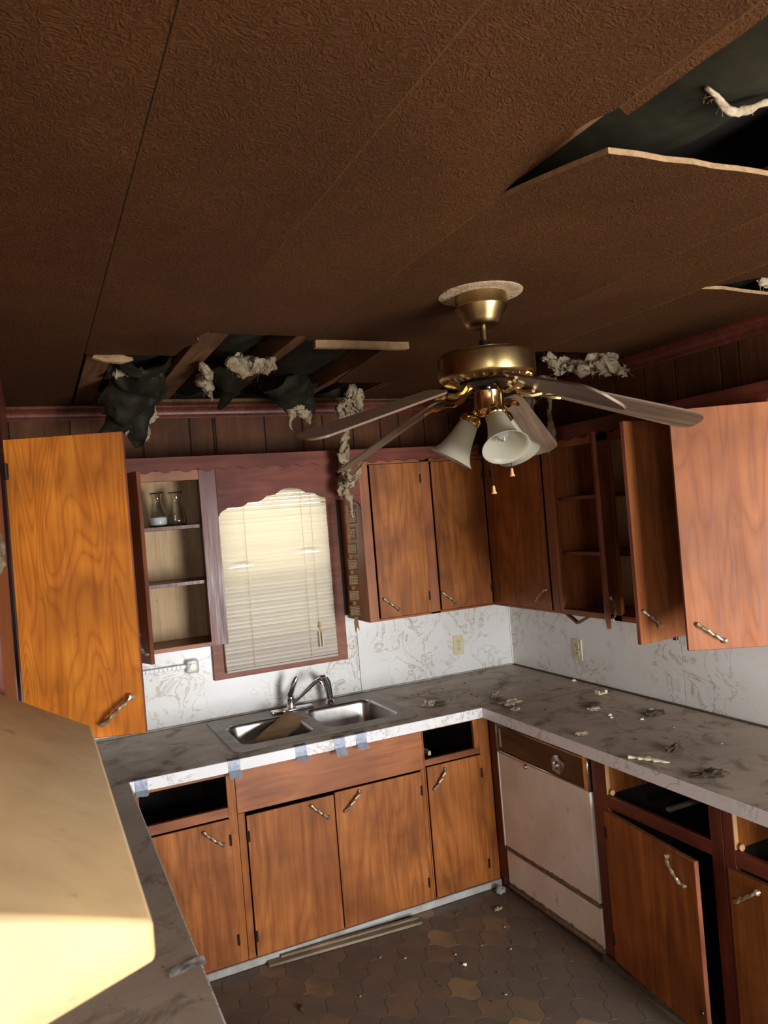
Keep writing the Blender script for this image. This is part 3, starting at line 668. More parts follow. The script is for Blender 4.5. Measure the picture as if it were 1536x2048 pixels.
bm = bmesh.new(); tube(bm, [(-1.283, -.128, .935), (-1.290, -.127, .99), (-1.298, -.126, 1.03), (-1.312, -.13, 1.062), (-1.335, -.137, 1.066)], [.012, .014, .016, .016, .010], 10); P('grip', bm, 'chrome', f)
bm = bmesh.new(); tube(bm, [(-1.272, -.124, .94), (-1.276, -.121, .99), (-1.282, -.12, 1.028), (-1.290, -.122, 1.052)], [.010, .012, .014, .010], 10); P('trigger', bm, 'black', f)
# broken board in the left bowl
bm = bmesh.new(); bx(bm, -.17, .17, -.062, .062, -.006, .006); bmesh.ops.subdivide_edges(bm, edges=bm.edges[:], cuts=5, use_grid_fill=True)
for v in bm.verts: v.co += Vector((nz(v.co.x*30, v.co.y*30, 1)*.008, nz(v.co.x*25, v.co.y*25, 5)*.010, nz(v.co.x*20, v.co.y*20, 9)*.004))
ex = Vector((.25, .20, .075)).normalized(); ey = Vector((0, 0, 1)).cross(ex).normalized(); ey = (ey - Vector((0, 0, .28))*-1).normalized(); ez = ex.cross(ey).normalized(); ey = ez.cross(ex)
bmesh.ops.transform(bm, matrix=Matrix.Translation((-1.655, -.405, .893)) @ Matrix((ex, ey, ez)).transposed().to_4x4(), verts=bm.verts[:])
T('broken_board', bm, 'board', 'broken brown fibreboard piece lying in the left sink bowl', 'board')

# ---- dishwasher
d = E('dishwasher', 'old rusty white dishwasher with a brown control panel', 'dishwasher', (-.35, -1.15, 0))
P('tub', nb(-.64, -.03, -1.503, -.802, .02, .858), 'dark', d)
P('door', bevel(nb(-.668, -.641, -1.496, -.812, .226, .694), .004), 'white_enamel', d)
P('door_edge_trim', bevel(nb(-.672, -.641, -.812, -.803, .226, .70), .002), 'white_enamel', d)
P('kick_panel', bevel(nb(-.664, -.641, -1.500, -.806, .040, .208), .004), 'white_enamel', d)
bm = nb(-.668, -.641, -1.500, -.806, .210, .222); bevel(bm, .002); P('lower_rail', bm, 'rust', d)
bm = nb(-.667, -.641, -1.500, -.806, .018, .038); bevel(bm, .003); P('rusted_foot_rail', bm, 'rust', d)
def rust_strip(z0, amp, seed):
    n = 60; pts = [(-1.494+.68*i/n, z0+amp*(.35+.65*abs(nz(i*.31, seed, 2)))*(1.2-.6*i/n)) for i in range(n+1)]
    b_ = bmesh.new(); prism(b_, [(-.814, z0), (-1.494, z0)] + pts, lambda y, z: (-.6640, y, z), lambda y, z: (-.6690 if z0 > .1 else -.6650, y, z)); P('rust_patch', b_, 'rust', d)
rust_strip(.2262, .022, 3.1); rust_strip(.0405, .026, 7.7)
cp = P('control_panel', bevel(nb(-.662, -.641, -1.468, -.812, .704, .826), .002), wood('walnut_print', (.06, .028, .012), (.105, .05, .02), (.15, .075, .03), 'y', rough=.35), d)
P('panel_frame', bevel(nb(-.672, -.641, -1.470, -.803, .826, .836), .002), 'steel', d)
P('panel_frame', bevel(nb(-.672, -.641, -1.470, -.803, .694, .704), .002), 'steel', d)
P('panel_frame', bevel(nb(-.672, -.641, -.812, -.803, .704, .846), .002), 'steel', d)
P('chrome_end_cap', bevel(nb(-.676, -.641, -1.502, -1.470, .694, .850), .004), 'chrome', d)
P('panel_end_light', nb(-.6635, -.6615, -.834, -.824, .722, .812), 'wicker', d)
bm = bmesh.new(); lathe(bm, [(0, .022), (.010, .022), (.014, .018), (.020, .010), (.040, .006), (.043, .003), (.043, 0), (0, 0)], (-.662, -1.285, .752), 26, (-1, 0, 0)); bx(bm, -.692, -.680, -1.288, -1.282, .735, .772); P('dial_knob', bm, 'steel', d)
bm = bmesh.new(); lathe(bm, [(0, .012), (.010, .012), (.013, .006), (.013, 0), (0, 0)], (-.668, -1.045, .682), 14, (-1, 0, 0)); P('latch_button', bm, 'chrome', d)

# ================================================================== BLIND
bl = E('mini_blind', 'cream horizontal mini blind, nearly shut, in the sink window', 'blind', (-1.5, -.05, 1.15))
bxl, bxr = -1.812, -1.188
P('headrail', nb(bxl, bxr, -.070, -.045, 2.09, 2.115), 'blind', bl)
def slat(tilt, bend=0, at_=.16):
    bm = bmesh.new(); nu = 14; vs = []
    for j, s in enumerate((-1, -.5, 0, .5, 1)):
        row = []
        for i in range(nu+1):
            x = bxl + (bxr-bxl)*i/nu; r_ = s*.0125; cv = .0022*(1-s*s)
            y = r_*math.cos(tilt) - cv*math.sin(tilt); z = r_*math.sin(tilt) + cv*math.cos(tilt)
            z += bend*math.exp(-((i/nu-at_)/.09)**2)
            row.append(bm.verts.new((x+1.5, y, z)))
        vs.append(row)
    for a, b in zip(vs, vs[1:]):
        for i in range(nu): bm.faces.new((a[i], a[i+1], b[i+1], b[i]))
    return mesh('slat', bm, 'blind', 60)
SL = {k: slat(R(a)) for k, a in (('c', 68), ('m', 60), ('o', 50), ('b', 63), ('t', 74))}
SL['g1'] = slat(R(70), .013, .2); SL['g2'] = slat(R(70), .012, .8)
nsl = 44
for i in range(nsl):
    z = 1.178 + i*(2.085-1.178)/(nsl-1)
    k = 'g1' if i == 25 else 'g2' if i == 27 else 'o' if i >= nsl-5 else ('b' if i == nsl-7 or i == nsl-21 else ('m' if i in (21, 22, 29) else ('t' if i % 3 else 'c')))
    link('slat', SL[k], bl, (0, -.006+random.uniform(-.001, .001), z-1.15+random.uniform(-.0008, .0008)), (random.uniform(-.03, .03), random.uniform(-.003, .003), 0))
P('bottom_rail', bevel(nb(bxl, bxr, -.066, -.048, 1.150, 1.164), .003), 'blind', bl)
for x in (-1.66, -1.34, -1.285):
    zb = 1.165 if x < -1.3 else 1.33
    bm = bmesh.new(); tube(bm, [(x, -.074, 2.09), (x-.002, -.073, 1.6), (x, -.072, zb)], .0013, 5); P('cord', bm, 'cord', bl)
bm = bmesh.new(); tube(bm, [(-1.285, -.075, 1.352), (-1.285, -.075, 1.336), (-1.285, -.075, 1.320)], [.003, .007, .008], 8); P('tassel', bm, 'wicker', bl)
bm = nb(-1.297, -1.290, -.080, -.070, 1.215, 1.300); bx(bm, -1.280, -1.272, -.080, -.070, 1.215, 1.295); tube(bm, [(-1.285, -.075, 1.32), (-1.275, -.075, 1.30), (-1.262, -.075, 1.292)], .0025, 6); P('cord_loop', bm, 'cord', bl)

# ================================================================== CEILING FAN
FX, FY = -1.374, -2.065
fan = E('ceiling_fan', 'brass ceiling fan with drooping brown blades and three frosted glass shades', 'ceiling fan', (FX, FY, 2.2))
def fl(name, prof, mat, n=40, parent=None):
    bm = bmesh.new(); lathe(bm, prof, (FX, FY, 0), n); return P(name, bm, mat, parent or fan, 40)
fl('canopy', [(.0, 2.559), (.080, 2.559), (.080, 2.528), (.082, 2.522), (.078, 2.512), (.068, 2.496), (.060, 2.480), (.054, 2.470), (.050, 2.466), (.042, 2.462), (.0, 2.462)], 'brass')
fl('downrod', [(.0, 2.466), (.0115, 2.466), (.0115, 2.38), (.0, 2.38)], 'brass', 16)
fl('rod_collar', [(.0, 2.420), (.017, 2.420), (.0175, 2.39), (.022, 2.378), (.0, 2.378)], 'black', 18)
fl('motor_housing', [(.0, 2.384), (.10, 2.383), (.142, 2.378), (.149, 2.372), (.150, 2.366), (.150, 2.312), (.147, 2.305), (.140, 2.300), (.118, 2.292), (.0, 2.292)], 'brass', 56)
# ribbed vent ring under the motor
bm = bmesh.new()
for i in range(30):
    a = 2*math.pi*i/30; q = Matrix.Translation((FX+.118*math.cos(a), FY+.118*math.sin(a), 2.297)) @ Matrix.Rotation(a+R(35), 4, 'Z'); s0 = len(bm.verts)
    vs = bx(bm, -.022, .022, -.0035, .0035, -.006, .004); bmesh.ops.transform(bm, matrix=q, verts=vs)
P('vent_ribs', bm, 'brightbrass', fan)
fl('rotor_plate', [(.0, 2.290), (.085, 2.290), (.09, 2.284), (.08, 2.276), (.0, 2.276)], 'iron', 36)
fl('switch_stem', [(.0, 2.276), (.012, 2.276), (.012, 2.262), (.0, 2.262)], 'chrome', 12)
fl('switch_housing', [(.0, 2.266), (.043, 2.266), (.047, 2.262), (.045, 2.258), (.045, 2.212), (.047, 2.206), (.043, 2.196), (.030, 2.186), (.0, 2.184)], 'brightbrass', 36)
# blades: azimuth, tip height, tip radius, pitch
def blade_bm(Lb):
    out = []; n = 8; w0, w1 = .050, .066
    pts = [(0, -w0+.02), (.02, -w0)]
    pts += [(Lb-.05+.05*math.sin(R(90*i/n)), -w1+.05-.05*math.cos(R(90*i/n))) for i in range(n+1)]
    pts += [(Lb-.05+.05*math.cos(R(90*i/n)), w1-.05+.05*math.sin(R(90*i/n))) for i in range(n+1)]
    pts += [(.02, w0), (0, w0-.02)]
    bm = bmesh.new(); nx = 16
    prism(bm, pts, lambda x, y: (x, y, -.003), lambda x, y: (x, y, .003))
    for f_ in bm.faces:
        if f_.normal.z > .5: f_.material_index = 1
    return bm
for az, zt, rt, pt, mat in ((-20, 2.120, .665, 12, 'blade'), (188, 2.125, .655, 12, 'blade'), (113, 2.085, .66, 14, 'blade'), (262, 2.128, .65, 27, 'blade'), (40, 2.10, .66, 12, 'blade')):
    a = R(az); r0, z0 = .185, 2.262
    slope = math.atan2(zt-z0, rt-r0); Lb = math.hypot(rt-r0, zt-z0)
    q = Matrix.Translation((FX+r0*math.cos(a), FY+r0*math.sin(a), z0)) @ Matrix.Rotation(a, 4, 'Z') @ Matrix.Rotation(-slope, 4, 'Y') @ Matrix.Rotation(R(-pt), 4, 'X')
    loc = q.to_translation() - ORG[fan.name]; bm = blade_bm(Lb)
    bo = link('fan_blade', mesh('fan_blade', bm, [mat, 'dust']), fan, loc, q.to_euler())
    # bracket
    bm = bmesh.new(); ca, sa = math.cos(a), math.sin(a)
    def rp(r, z, side=0): return (FX+r*ca-side*sa, FY+r*sa+side*ca, z)
    tube(bm, [rp(.06, 2.282), rp(.085, 2.272), rp(.105, 2.252), rp(.135, 2.243), rp(.17, 2.248), rp(.215, z0+(.215-r0)*math.tan(slope)-.008)], [.012, .013, .012, .010, .010, .012], 8)
    for sd in (-.028, .028): tube(bm, [rp(.165, 2.247), rp(.20, z0-.014+(.2-r0)*math.tan(slope)-sd*math.tan(R(pt)), sd), rp(.235, z0+(.235-r0)*math.tan(slope)-.010-sd*math.tan(R(pt)), sd)], [.008, .009, .006], 6)
    P('blade_bracket', bm, 'brightbrass', fan)
# shades
def shade_profile():
    pr = [(.026, 0), (.030, .010), (.034, .03), (.038, .055), (.044, .080), (.052, .102), (.062, .118), (.071, .128)]
    return pr + [(r-.0028, z) for r, z in pr[::-1]]
for az, tilt in ((252, 38), (150, 32), (20, 34)):
    a = R(az); ax = Vector((math.cos(a)*math.sin(R(tilt)), math.sin(a)*math.sin(R(tilt)), -math.cos(R(tilt))))
    hubp = Vector((FX, FY, 2.205)); st = hubp + Vector((math.cos(a)*.052, math.sin(a)*.052, -.012))
    bm = bmesh.new(); tube(bm, [hubp+Vector((math.cos(a)*.035, math.sin(a)*.035, .004)), st], [.013, .013], 10)
    lathe(bm, [(0, -.004), (.016, -.004), (.030, .006), (.033, .014), (.033, .026), (.031, .028), (.0, .028)], st, 22, ax); arm = P('lamp_holder', bm, 'brightbrass', fan)
    bm = bmesh.new(); lathe(bm, shade_profile(), st + ax*.022, 32, ax); sh = P('glass_shade', bm, 'shade', fan, 60)
    bm = bmesh.new(); lathe(bm, [(.010, .03), (.012, .045), (.020, .062), (.024, .078), (.021, .094), (.010, .108), (.0, .116)], st + ax*.01, 16, ax); P('light_bulb', bm, 'bulb', sh)
def chain(x, y, z0, z1):
    bm = bmesh.new(); n = int((z0-z1)/.0045)
    for i in range(n): bmesh.ops.create_icosphere(bm, subdivisions=1, radius=.0021, matrix=Matrix.Translation((x, y, z0-i*(z0-z1)/n)))
    o = P('pull_chain', bm, 'iron', fan)
    bm = bmesh.new(); lathe(bm, [(0, z1), (.003, z1-.001), (.0045, z1-.006), (.0055, z1-.018), (.0085, z1-.023), (.0085, z1-.026), (0, z1-.026)], (x, y, 0), 12); P('chain_pull', bm, 'wicker', o)
chain(FX-.020, FY-.016, 2.186, 1.972); chain(FX+.050, FY-.018, 2.205, 2.022)

# ================================================================== RANGE HOOD (left foreground)
hd = E('range_hood', 'greasy tan range hood with a sloped top at the lower left corner', 'range hood', (-2.85, -2.9, 1.512))
def hoody(x, near): k = (-2.603 - x); return (-3.307 - .52*k) if near else (-2.473 + .1*k)
secs = [(-2.603, 1.512, 1.550), (-2.85, 1.512, 1.690), (-3.055, 1.512, 1.690)]
bm = bmesh.new(); ring = []
for x, zl, zh in secs:
    ring.append([bm.verts.new((x, hoody(x, 1), zl)), bm.verts.new((x, hoody(x, 0), zl)), bm.verts.new((x, hoody(x, 0), zh)), bm.verts.new((x, hoody(x, 1), zh))])
for a, b in zip(ring, ring[1:]):
    for i in range(4): bm.faces.new((a[i], a[(i+1) % 4], b[(i+1) % 4], b[i]))
bm.faces.new(ring[0]); bm.faces.new(ring[-1]); bevel(bm, .006, 2)
P('canopy', bm, 'hood', hd)
P('duct_box', nb(-3.055, -2.78, -3.2, -2.6, 1.69, 1.798), 'hood', hd)
P('filter_grille', nb(-3.02, -2.66, -3.2, -2.6, 1.506, 1.5119), 'steel', hd)

# ================================================================== SMALL THINGS
def outlet(name, T_, cu, cz, label):
    o = E(name, label, 'outlet', T_(cu, 0, cz))
    def b_(u0, u1, d0, d1, z0, z1):
        p0, p1 = T_(u0, d0, z0), T_(u1, d1, z1); return nb(p0[0], p1[0], p0[1], p1[1], p0[2], p1[2])
    P('cover_plate', bevel(b_(cu-.036, cu+.036, .006, .012, cz-.058, cz+.058), .002), 'almond', o)
    for s in (-1, 1):
        q = P('receptacle', bevel(b_(cu-.015, cu+.015, .012, .0145, cz+s*.021-.014, cz+s*.021+.014), .0012), 'almond', o)
        for t_ in (-.006, .006): P('slot', b_(cu+t_-.0015, cu+t_+.0015, .0145, .0152, cz+s*.021-.003, cz+s*.021+.007), 'slot', q)
        P('slot', b_(cu-.002, cu+.002, .0145, .0152, cz+s*.021-.010, cz+s*.021-.006), 'slot', q)
    P('screw', b_(cu-.003, cu+.003, .012, .0135, cz-.003, cz+.003), 'slot', o)
outlet('wall_outlet', lambda u, d_, z: (u, -d_, z), -.389, 1.087, 'almond wall outlet on the bright backsplash behind the sink run')
outlet('wall_outlet', lambda u, d_, z: (-d_, u, z), -.657, 1.085, 'almond wall outlet on the shaded right backsplash')
# towel bar
tb = E('towel_bar', 'clear ribbed acrylic towel bar on the backsplash by the orange door', 'towel bar', (-2.15, -.03, 1.2))
P('bar', bevel(nb(-2.36, -1.99, -.034, -.024, 1.205, 1.226), .003), simple('frosted_bar', (.78, .82, .84), .25), tb)
for i in range(16): P('rib', nb(-2.35+i*.022, -2.348+i*.022, -.0355, -.034, 1.207, 1.224), 'slot' if i % 3 == 0 else 'grey_base', tb)
br = P('bracket', bevel(nb(-2.012, -1.952, -.050, -.0065, 1.178, 1.246), .006), 'acrylic', tb)
bm = bmesh.new(); lathe(bm, [(0, 0), (.016, 0), (.016, .006), (0, .006)], (-1.982, -.0495, 1.212), 14, (0, -1, 0)); P('bracket_cap', bm, 'pull', br)
# carafes
def carafe(x, y, label, fill):
    o = E('glass_carafe', label, 'carafe', (x, y, 1.9405), 'carafes on the cabinet shelf')
    pr = [(.0, .003), (.040, .003), (.046, .010), (.046, .030), (.043, .055), (.034, .090), (.026, .118), (.023, .132), (.026, .150), (.033, .166)]
    inn = [(r-.003, z) for r, z in pr[:0:-1]]; bm = bmesh.new(); lathe(bm, [(.0, 0), (.040, 0)] + pr[1:] + inn + [(.0, .007)], (x, y, 1.9405), 28); P('glass_body', bm, 'glass', o, 60)
    bm = bmesh.new(); tube(bm, [(x+.0335*math.cos(R(k*15)), y+.0335*math.sin(R(k*15)), 2.1065) for k in range(25)], .0022, 6, False); P('lip_ring', bm, 'brass', o)
    if fill: bm = bmesh.new(); lathe(bm, [(0, .008), (.036, .008), (.0415, .014), (.0415, .045), (.030, .050), (0, .047)], (x, y, 1.9405), 24); P('white_powder', bm, 'white', o, 60)
carafe(-2.118, -.20, 'clear glass carafe with white powder in its base', True); carafe(-2.025, -.185, 'empty clear glass carafe nearer the window', False)
# hanging plaque of linked plates
pq = E('hanging_plaque', 'brown ribbon of small bronze plates hanging beside the sink window', 'wall hanging', (-1.135, -.27, 1.33))
ang = R(-28)
def pql(u0, u1, d0, d1, z0, z1, lean=0):
    bm = nb(u0, u1, -d1, -d0, z0, z1); bmesh.ops.transform(bm, matrix=Matrix.Translation((-1.128-.022*(2.03-z0)/.7, -.27, 0)) @ Matrix.Rotation(ang, 4, 'Z'), verts=bm.verts[:]); return bm
P('ribbon', pql(-.009, .009, 0, .0015, 1.36, 1.98), 'ribbon', pq)
P('hanger_bar', bevel(pql(-.034, .034, 0, .010, 1.955, 1.978), .002), 'plate', pq)
bm = bmesh.new(); tube(bm, [(-1.128+.011*math.cos(R(k*20)), -.27, 1.995+.013*math.sin(R(k*20))) for k in range(19)], .0022, 6, False); P('ring', bm, 'brass', pq)
zz = 1.940
for k in range(7):
    w = (.033, .026, .027, .028, .028, .030, .030)[k]; o = P('plate', bevel(pql(-w, w, .0015, .007, zz-.062, zz), .002), 'plate', pq)
    rnd = random.Random(k)
    bm = bmesh.new()
    for r_ in range(6):
        u = -w*.78
        while u < w*.7:
            l_ = rnd.uniform(.004, .011); b2 = pql(u, min(u+l_, w*.78), .007, .0082, zz-.012-r_*.008, zz-.0075-r_*.008)
            tmp = bpy.data.meshes.new('t'); b2.to_mesh(tmp); b2.free(); bm.from_mesh(tmp); bpy.data.meshes.remove(tmp); u += l_+.003
    P('raised_lettering', bm, 'gilt', o)
    zz -= .062+.021
bm = bmesh.new(); prism(bm, [(-.012, 1.36), (.012, 1.36), (.016, 1.305), (.004, 1.325), (-.008, 1.295)], lambda u, z: (-1.150+u, -.272, z), lambda u, z: (-1.150+u, -.270, z)); P('ribbon_tail', bm, 'ribbon', pq)
# duct tape strips over the counter edge
def tape(x, w, zl, label, seed, lift=.002):
    bm = bmesh.new(); nu, nv = 6, 14; rnd = random.Random(seed); vs = []
    prof = [(-.735, .9125), (-.7555, .9125), (-.7655, .911), (-.7675, .905), (-.7675, .885), (-.768, .868)] + [(-.770-.004*i*lift/.002, .868-(.868-zl)*i/6) for i in range(1, 7)]
    for y, z in prof:
        vs.append([bm.verts.new((x-w/2+w*i/nu, y - .0006 - rnd.uniform(0, .0012), z + (rnd.uniform(-.004, .004) if z < zl+.003 else 0))) for i in range(nu+1)])
    for a, b in zip(vs, vs[1:]):
        for i in range(nu): bm.faces.new((a[i], a[i+1], b[i+1], b[i]))
    bmesh.ops.solidify(bm, geom=bm.faces[:], thickness=-.0006)
    T('tape_strip', bm, 'tape', label, 'tape', 'duct tape strips on the counter edge', 30)
tape(-2.352, .050, .850, 'silver tape strip at the far left end of the sink counter edge', 1)
tape(-1.967, .052, .838, 'silver tape strip on the counter edge at the left rim of the sink', 2)
tape(-1.664, .052, .850, 'silver tape strip on the counter edge below the broken board', 3)
tape(-1.479, .052, .838, 'silver tape strip on the counter edge between the two bowls', 4)
tape(-1.372, .052, .846, 'rightmost silver tape strip, curling below the right bowl', 5)
# peeling clear tape on the left counter
bm = bmesh.new(); nu, nv = 8, 5; vs = []
for j in range(nv+1):
    vs.append([bm.verts.new((-2.472+.085*i/nu, -2.262+.036*j/nv + .012*i/nu, .9125+.010*abs(nz(i*.9, j*.8, 3)))) for i in range(nu+1)])
for j in range(nv):
    for i in range(nu): bm.faces.new((vs[j][i], vs[j][i+1], vs[j+1][i+1], vs[j+1][i]))
bmesh.ops.solidify(bm, geom=bm.faces[:], thickness=.001)
T('plastic_scrap', bm, simple('milky_plastic', (.85, .85, .83), .25, var=(.4, .39, .37), scale=40), 'crumpled clear plastic scrap on the left counter edge', 'scrap')
# crumbs and debris
def chunk(x, y, z, sx, sy, sz, mat, name, label, cat, group=None, seed=0, rough=.45, rot=0):
    bm = bmesh.new(); bmesh.ops.create_icosphere(bm, subdivisions=3 if rough > .6 else 2, radius=1)
    for v in bm.verts:
        n_ = 1 + rough*nz(v.co.x*1.9+seed*3.1, v.co.y*1.9, v.co.z*1.9+seed) + .7*rough*nz(v.co.x*5, v.co.y*5+seed, v.co.z*5) + .5*rough*nz(v.co.x*11+seed, v.co.y*11, v.co.z*11)
        v.co = Vector((v.co.x*sx*n_, v.co.y*sy*n_, max(v.co.z, -.35)*sz*n_))
    bmesh.ops.transform(bm, matrix=Matrix.Translation((x, y, 0)) @ Matrix.Rotation(rot, 4, 'Z'), verts=bm.verts[:])
    lo = min(v.co.z for v in bm.verts); bmesh.ops.translate(bm, verts=bm.verts[:], vec=(0, 0, z-lo))
    return T(name, bm, mat, label, cat, group, 25)
zc = .9114
chunk(-.895, -.555, zc, .035, .022, .016, 'crumb', 'debris_clump', 'crumbly debris clump on the counter right of the sink', 'debris', None, 1, .9)
chunk(-.850, -.572, zc, .030, .018, .012, 'grime', 'debris_clump', 'dark dirt clump beside the crumbly debris right of the sink', 'debris', None, 2, .9)
chunk(-.552, -.640, zc, .032, .022, .014, 'crumb', 'debris_clump', 'small pale crumb pile in the counter corner', 'debris', None, 3, .8)
chunk(-.575, -.805, zc+.001, .042, .030, .016, 'crumb', 'insulation_clump', 'largest pale fluffy clump near the inner counter corner', 'debris', None, 4, .7)
chunk(-.612, -.918, zc, .022, .016, .010, 'crumb', 'debris_clump', 'pale crumb nearest the counter edge above the dishwasher', 'debris', None, 5, .7)
chunk(-.345, -1.165, zc, .030, .018, .010, 'crumb', 'debris_clump', 'tan crumb in the middle of the right counter', 'debris', None, 6, .7)
chunk(-.285, -1.085, zc, .040, .016, .006, 'grime', 'debris_clump', 'dark smear of dirt in the middle of the right counter', 'debris', None, 7, .8)
chunk(-.195, -1.40, zc, .055, .022, .010, 'grime', 'debris_clump', 'dark leafy dirt pile on the right counter near the backsplash', 'debris', None, 8, .9)
chunk(-.500, -1.815, zc, .034, .020, .014, 'grime', 'debris_clump', 'dark gritty pile behind the yellow scrap', 'debris', None, 9, .9)
chunk(-.600, -2.080, zc, .060, .030, .009, 'grime', 'debris_clump', 'black flaky dirt patch on the near right counter', 'debris', None, 10, .9)
chunk(-.636, -1.430, zc, .030, .014, .008, 'crumb', 'debris_clump', 'thin pale crumb at the counter edge above the dishwasher dial', 'debris', None, 11, .8)
chunk(-.015-.02, -.635, zc, .014, .010, .007, 'chip', 'paint_chip', 'white chip against the right backsplash', 'chip', None, 12, .3)
chunk(-.155, -1.335, zc, .016, .010, .006, 'chip', 'paint_chip', 'white chip beside the dark leafy pile', 'chip', None, 13, .3)
chunk(-.350, -1.283, zc, .011, .008, .006, 'chip', 'paint_chip', 'small white chip beside the tan crumb', 'chip', None, 14, .3)
chunk(-.372, -1.318, zc, .008, .006, .005, 'chipy', 'paint_chip', 'tiny cream chip in front of the white chip', 'chip', None, 15, .3)
chunk(-.292, -1.425, zc, .009, .007, .005, 'chip', 'paint_chip', 'tiny white chip before the dark leafy pile', 'chip', None, 16, .3)
# cream bracket piece
bm = nb(-.14, -.085, -.965, -.93, zc, zc+.006); bx(bm, -.14, -.134, -.965, -.93, zc+.006, zc+.020); bx(bm, -.10, -.085, -.965, -.958, zc+.006, zc+.018); bevel(bm, .001)
T('plastic_clip', bm, 'chipy', 'cream plastic clip lying on the right counter', 'clip')
# torn yellow scrap hanging over the edge
bm = bmesh.new(); tube(bm, [(-.692+.0135*i*.5, -1.77-.0145*i, .917) for i in range(11)], [.004, .010, .006, .012, .007, .013, .008, .011, .006, .008, .003], 9)
for v in bm.verts: v.co.z = .9116 + (v.co.z-.908)*.6; v.co += Vector((nz(v.co.y*45, v.co.x*60, 1)*.014, nz(v.co.x*70, 2)*.008, abs(nz(v.co.y*80, v.co.x*90, 4))*.008))
lo = min(v.co.z for v in bm.verts); bmesh.ops.translate(bm, verts=bm.verts[:], vec=(0, 0, .9114-lo))
T('foam_scrap', bm, 'chipy', 'torn yellowish scrap on the right counter edge', 'scrap')
# floor things
bm = nb(-.36, .36, -.020, .020, 0, .012); bevel(bm, .002); bx(bm, -.30, .355, .010, .026, .0, .022)
bmesh.ops.transform(bm, matrix=Matrix.Translation((-1.53, -.792, .0012)) @ Matrix.Rotation(R(-4.5), 4, 'Z'), verts=bm.verts[:])
T('loose_trim', bm, 'oldtrim', 'loose weathered wood trim strip lying along the cabinet base', 'trim strip')
chunk(-.715, -.800, .001, .026, .020, .026, 'grey_base', 'plaster_lump', 'pale grey plaster lump in the floor corner by the dishwasher', 'debris', None, 21, .4)
chunk(-.815, -.93, .001, .018, .008, .008, 'crumb', 'floor_crumb', 'brown leaf bit on the floor in front of the dishwasher', 'debris', None, 22, .9)
chunk(-.99, -.86, .001, .010, .008, .006, 'grime', 'floor_crumb', 'dark crumb on the floor beside the base strip', 'debris', None, 23, .9)
chunk(-1.17, -1.22, .001, .008, .007, .006, 'chip', 'floor_crumb', 'small pale crumb in the middle of the floor', 'debris', None, 24, .5)
chunk(-1.46, -1.545, .001, .018, .012, .004, 'grey_base', 'floor_crumb', 'flat grey flake near the bottom of the floor', 'debris', None, 25, .5)
chunk(-1.86, -1.12, .001, .010, .022, .008, 'grime', 'floor_crumb', 'dark droplet-shaped bit on the left floor', 'debris', None, 26, .5)
rnd = random.Random(3)
for i in range(26):
    x, y = rnd.uniform(-1.9, -.76), rnd.uniform(-1.6, -.82)
    if y < -.80 - (x+.7)*-.0 and y > -1.1 - (x+1.9)*.55: chunk(x, y, .001, rnd.uniform(.003, .007), rnd.uniform(.003, .006), .003, 'grime' if rnd.random() < .6 else 'crumb', 'grit_speck', 'tiny speck of grit on the vinyl floor', 'grit', 'grit specks on the floor', i, .6)
for i in range(22):
    if i % 2: x, y = rnd.uniform(-.66, -.06), rnd.uniform(-2.3, -.8)
    else: x, y = rnd.uniform(-.95, -.3), rnd.uniform(-.70, -.2)
    chunk(x, y, zc, rnd.uniform(.003, .007), rnd.uniform(.003, .006), .003, 'grime' if rnd.random() < .7 else 'crumb', 'grit_speck', 'tiny speck of grit on the countertop', 'grit', 'grit specks on the countertop', i+40, .6)
# bracket under the right cabinet, hook on the backsplash
bm = bmesh.new(); prism(bm, [(-.95, ZB), (-1.04, 1.300), (-1.14, ZB), (-1.12, ZB), (-1.04, 1.312), (-.97, ZB)], lambda y, z: (-.285, y, z), lambda y, z: (-.305, y, z))
T('under_cabinet_bracket', bm, 'red', 'dark V-shaped bracket under the open right cabinet', 'bracket')
bm = bmesh.new(); lathe(bm, [(0, 1.222), (.011, 1.222), (.013, 1.230), (.009, 1.240), (.004, 1.246), (.004, 1.256), (0, 1.256)], (-.016, -1.385, 0), 12)
T('wall_hook', bm, 'black', 'small black hook on the right backsplash beside the open door', 'hook')

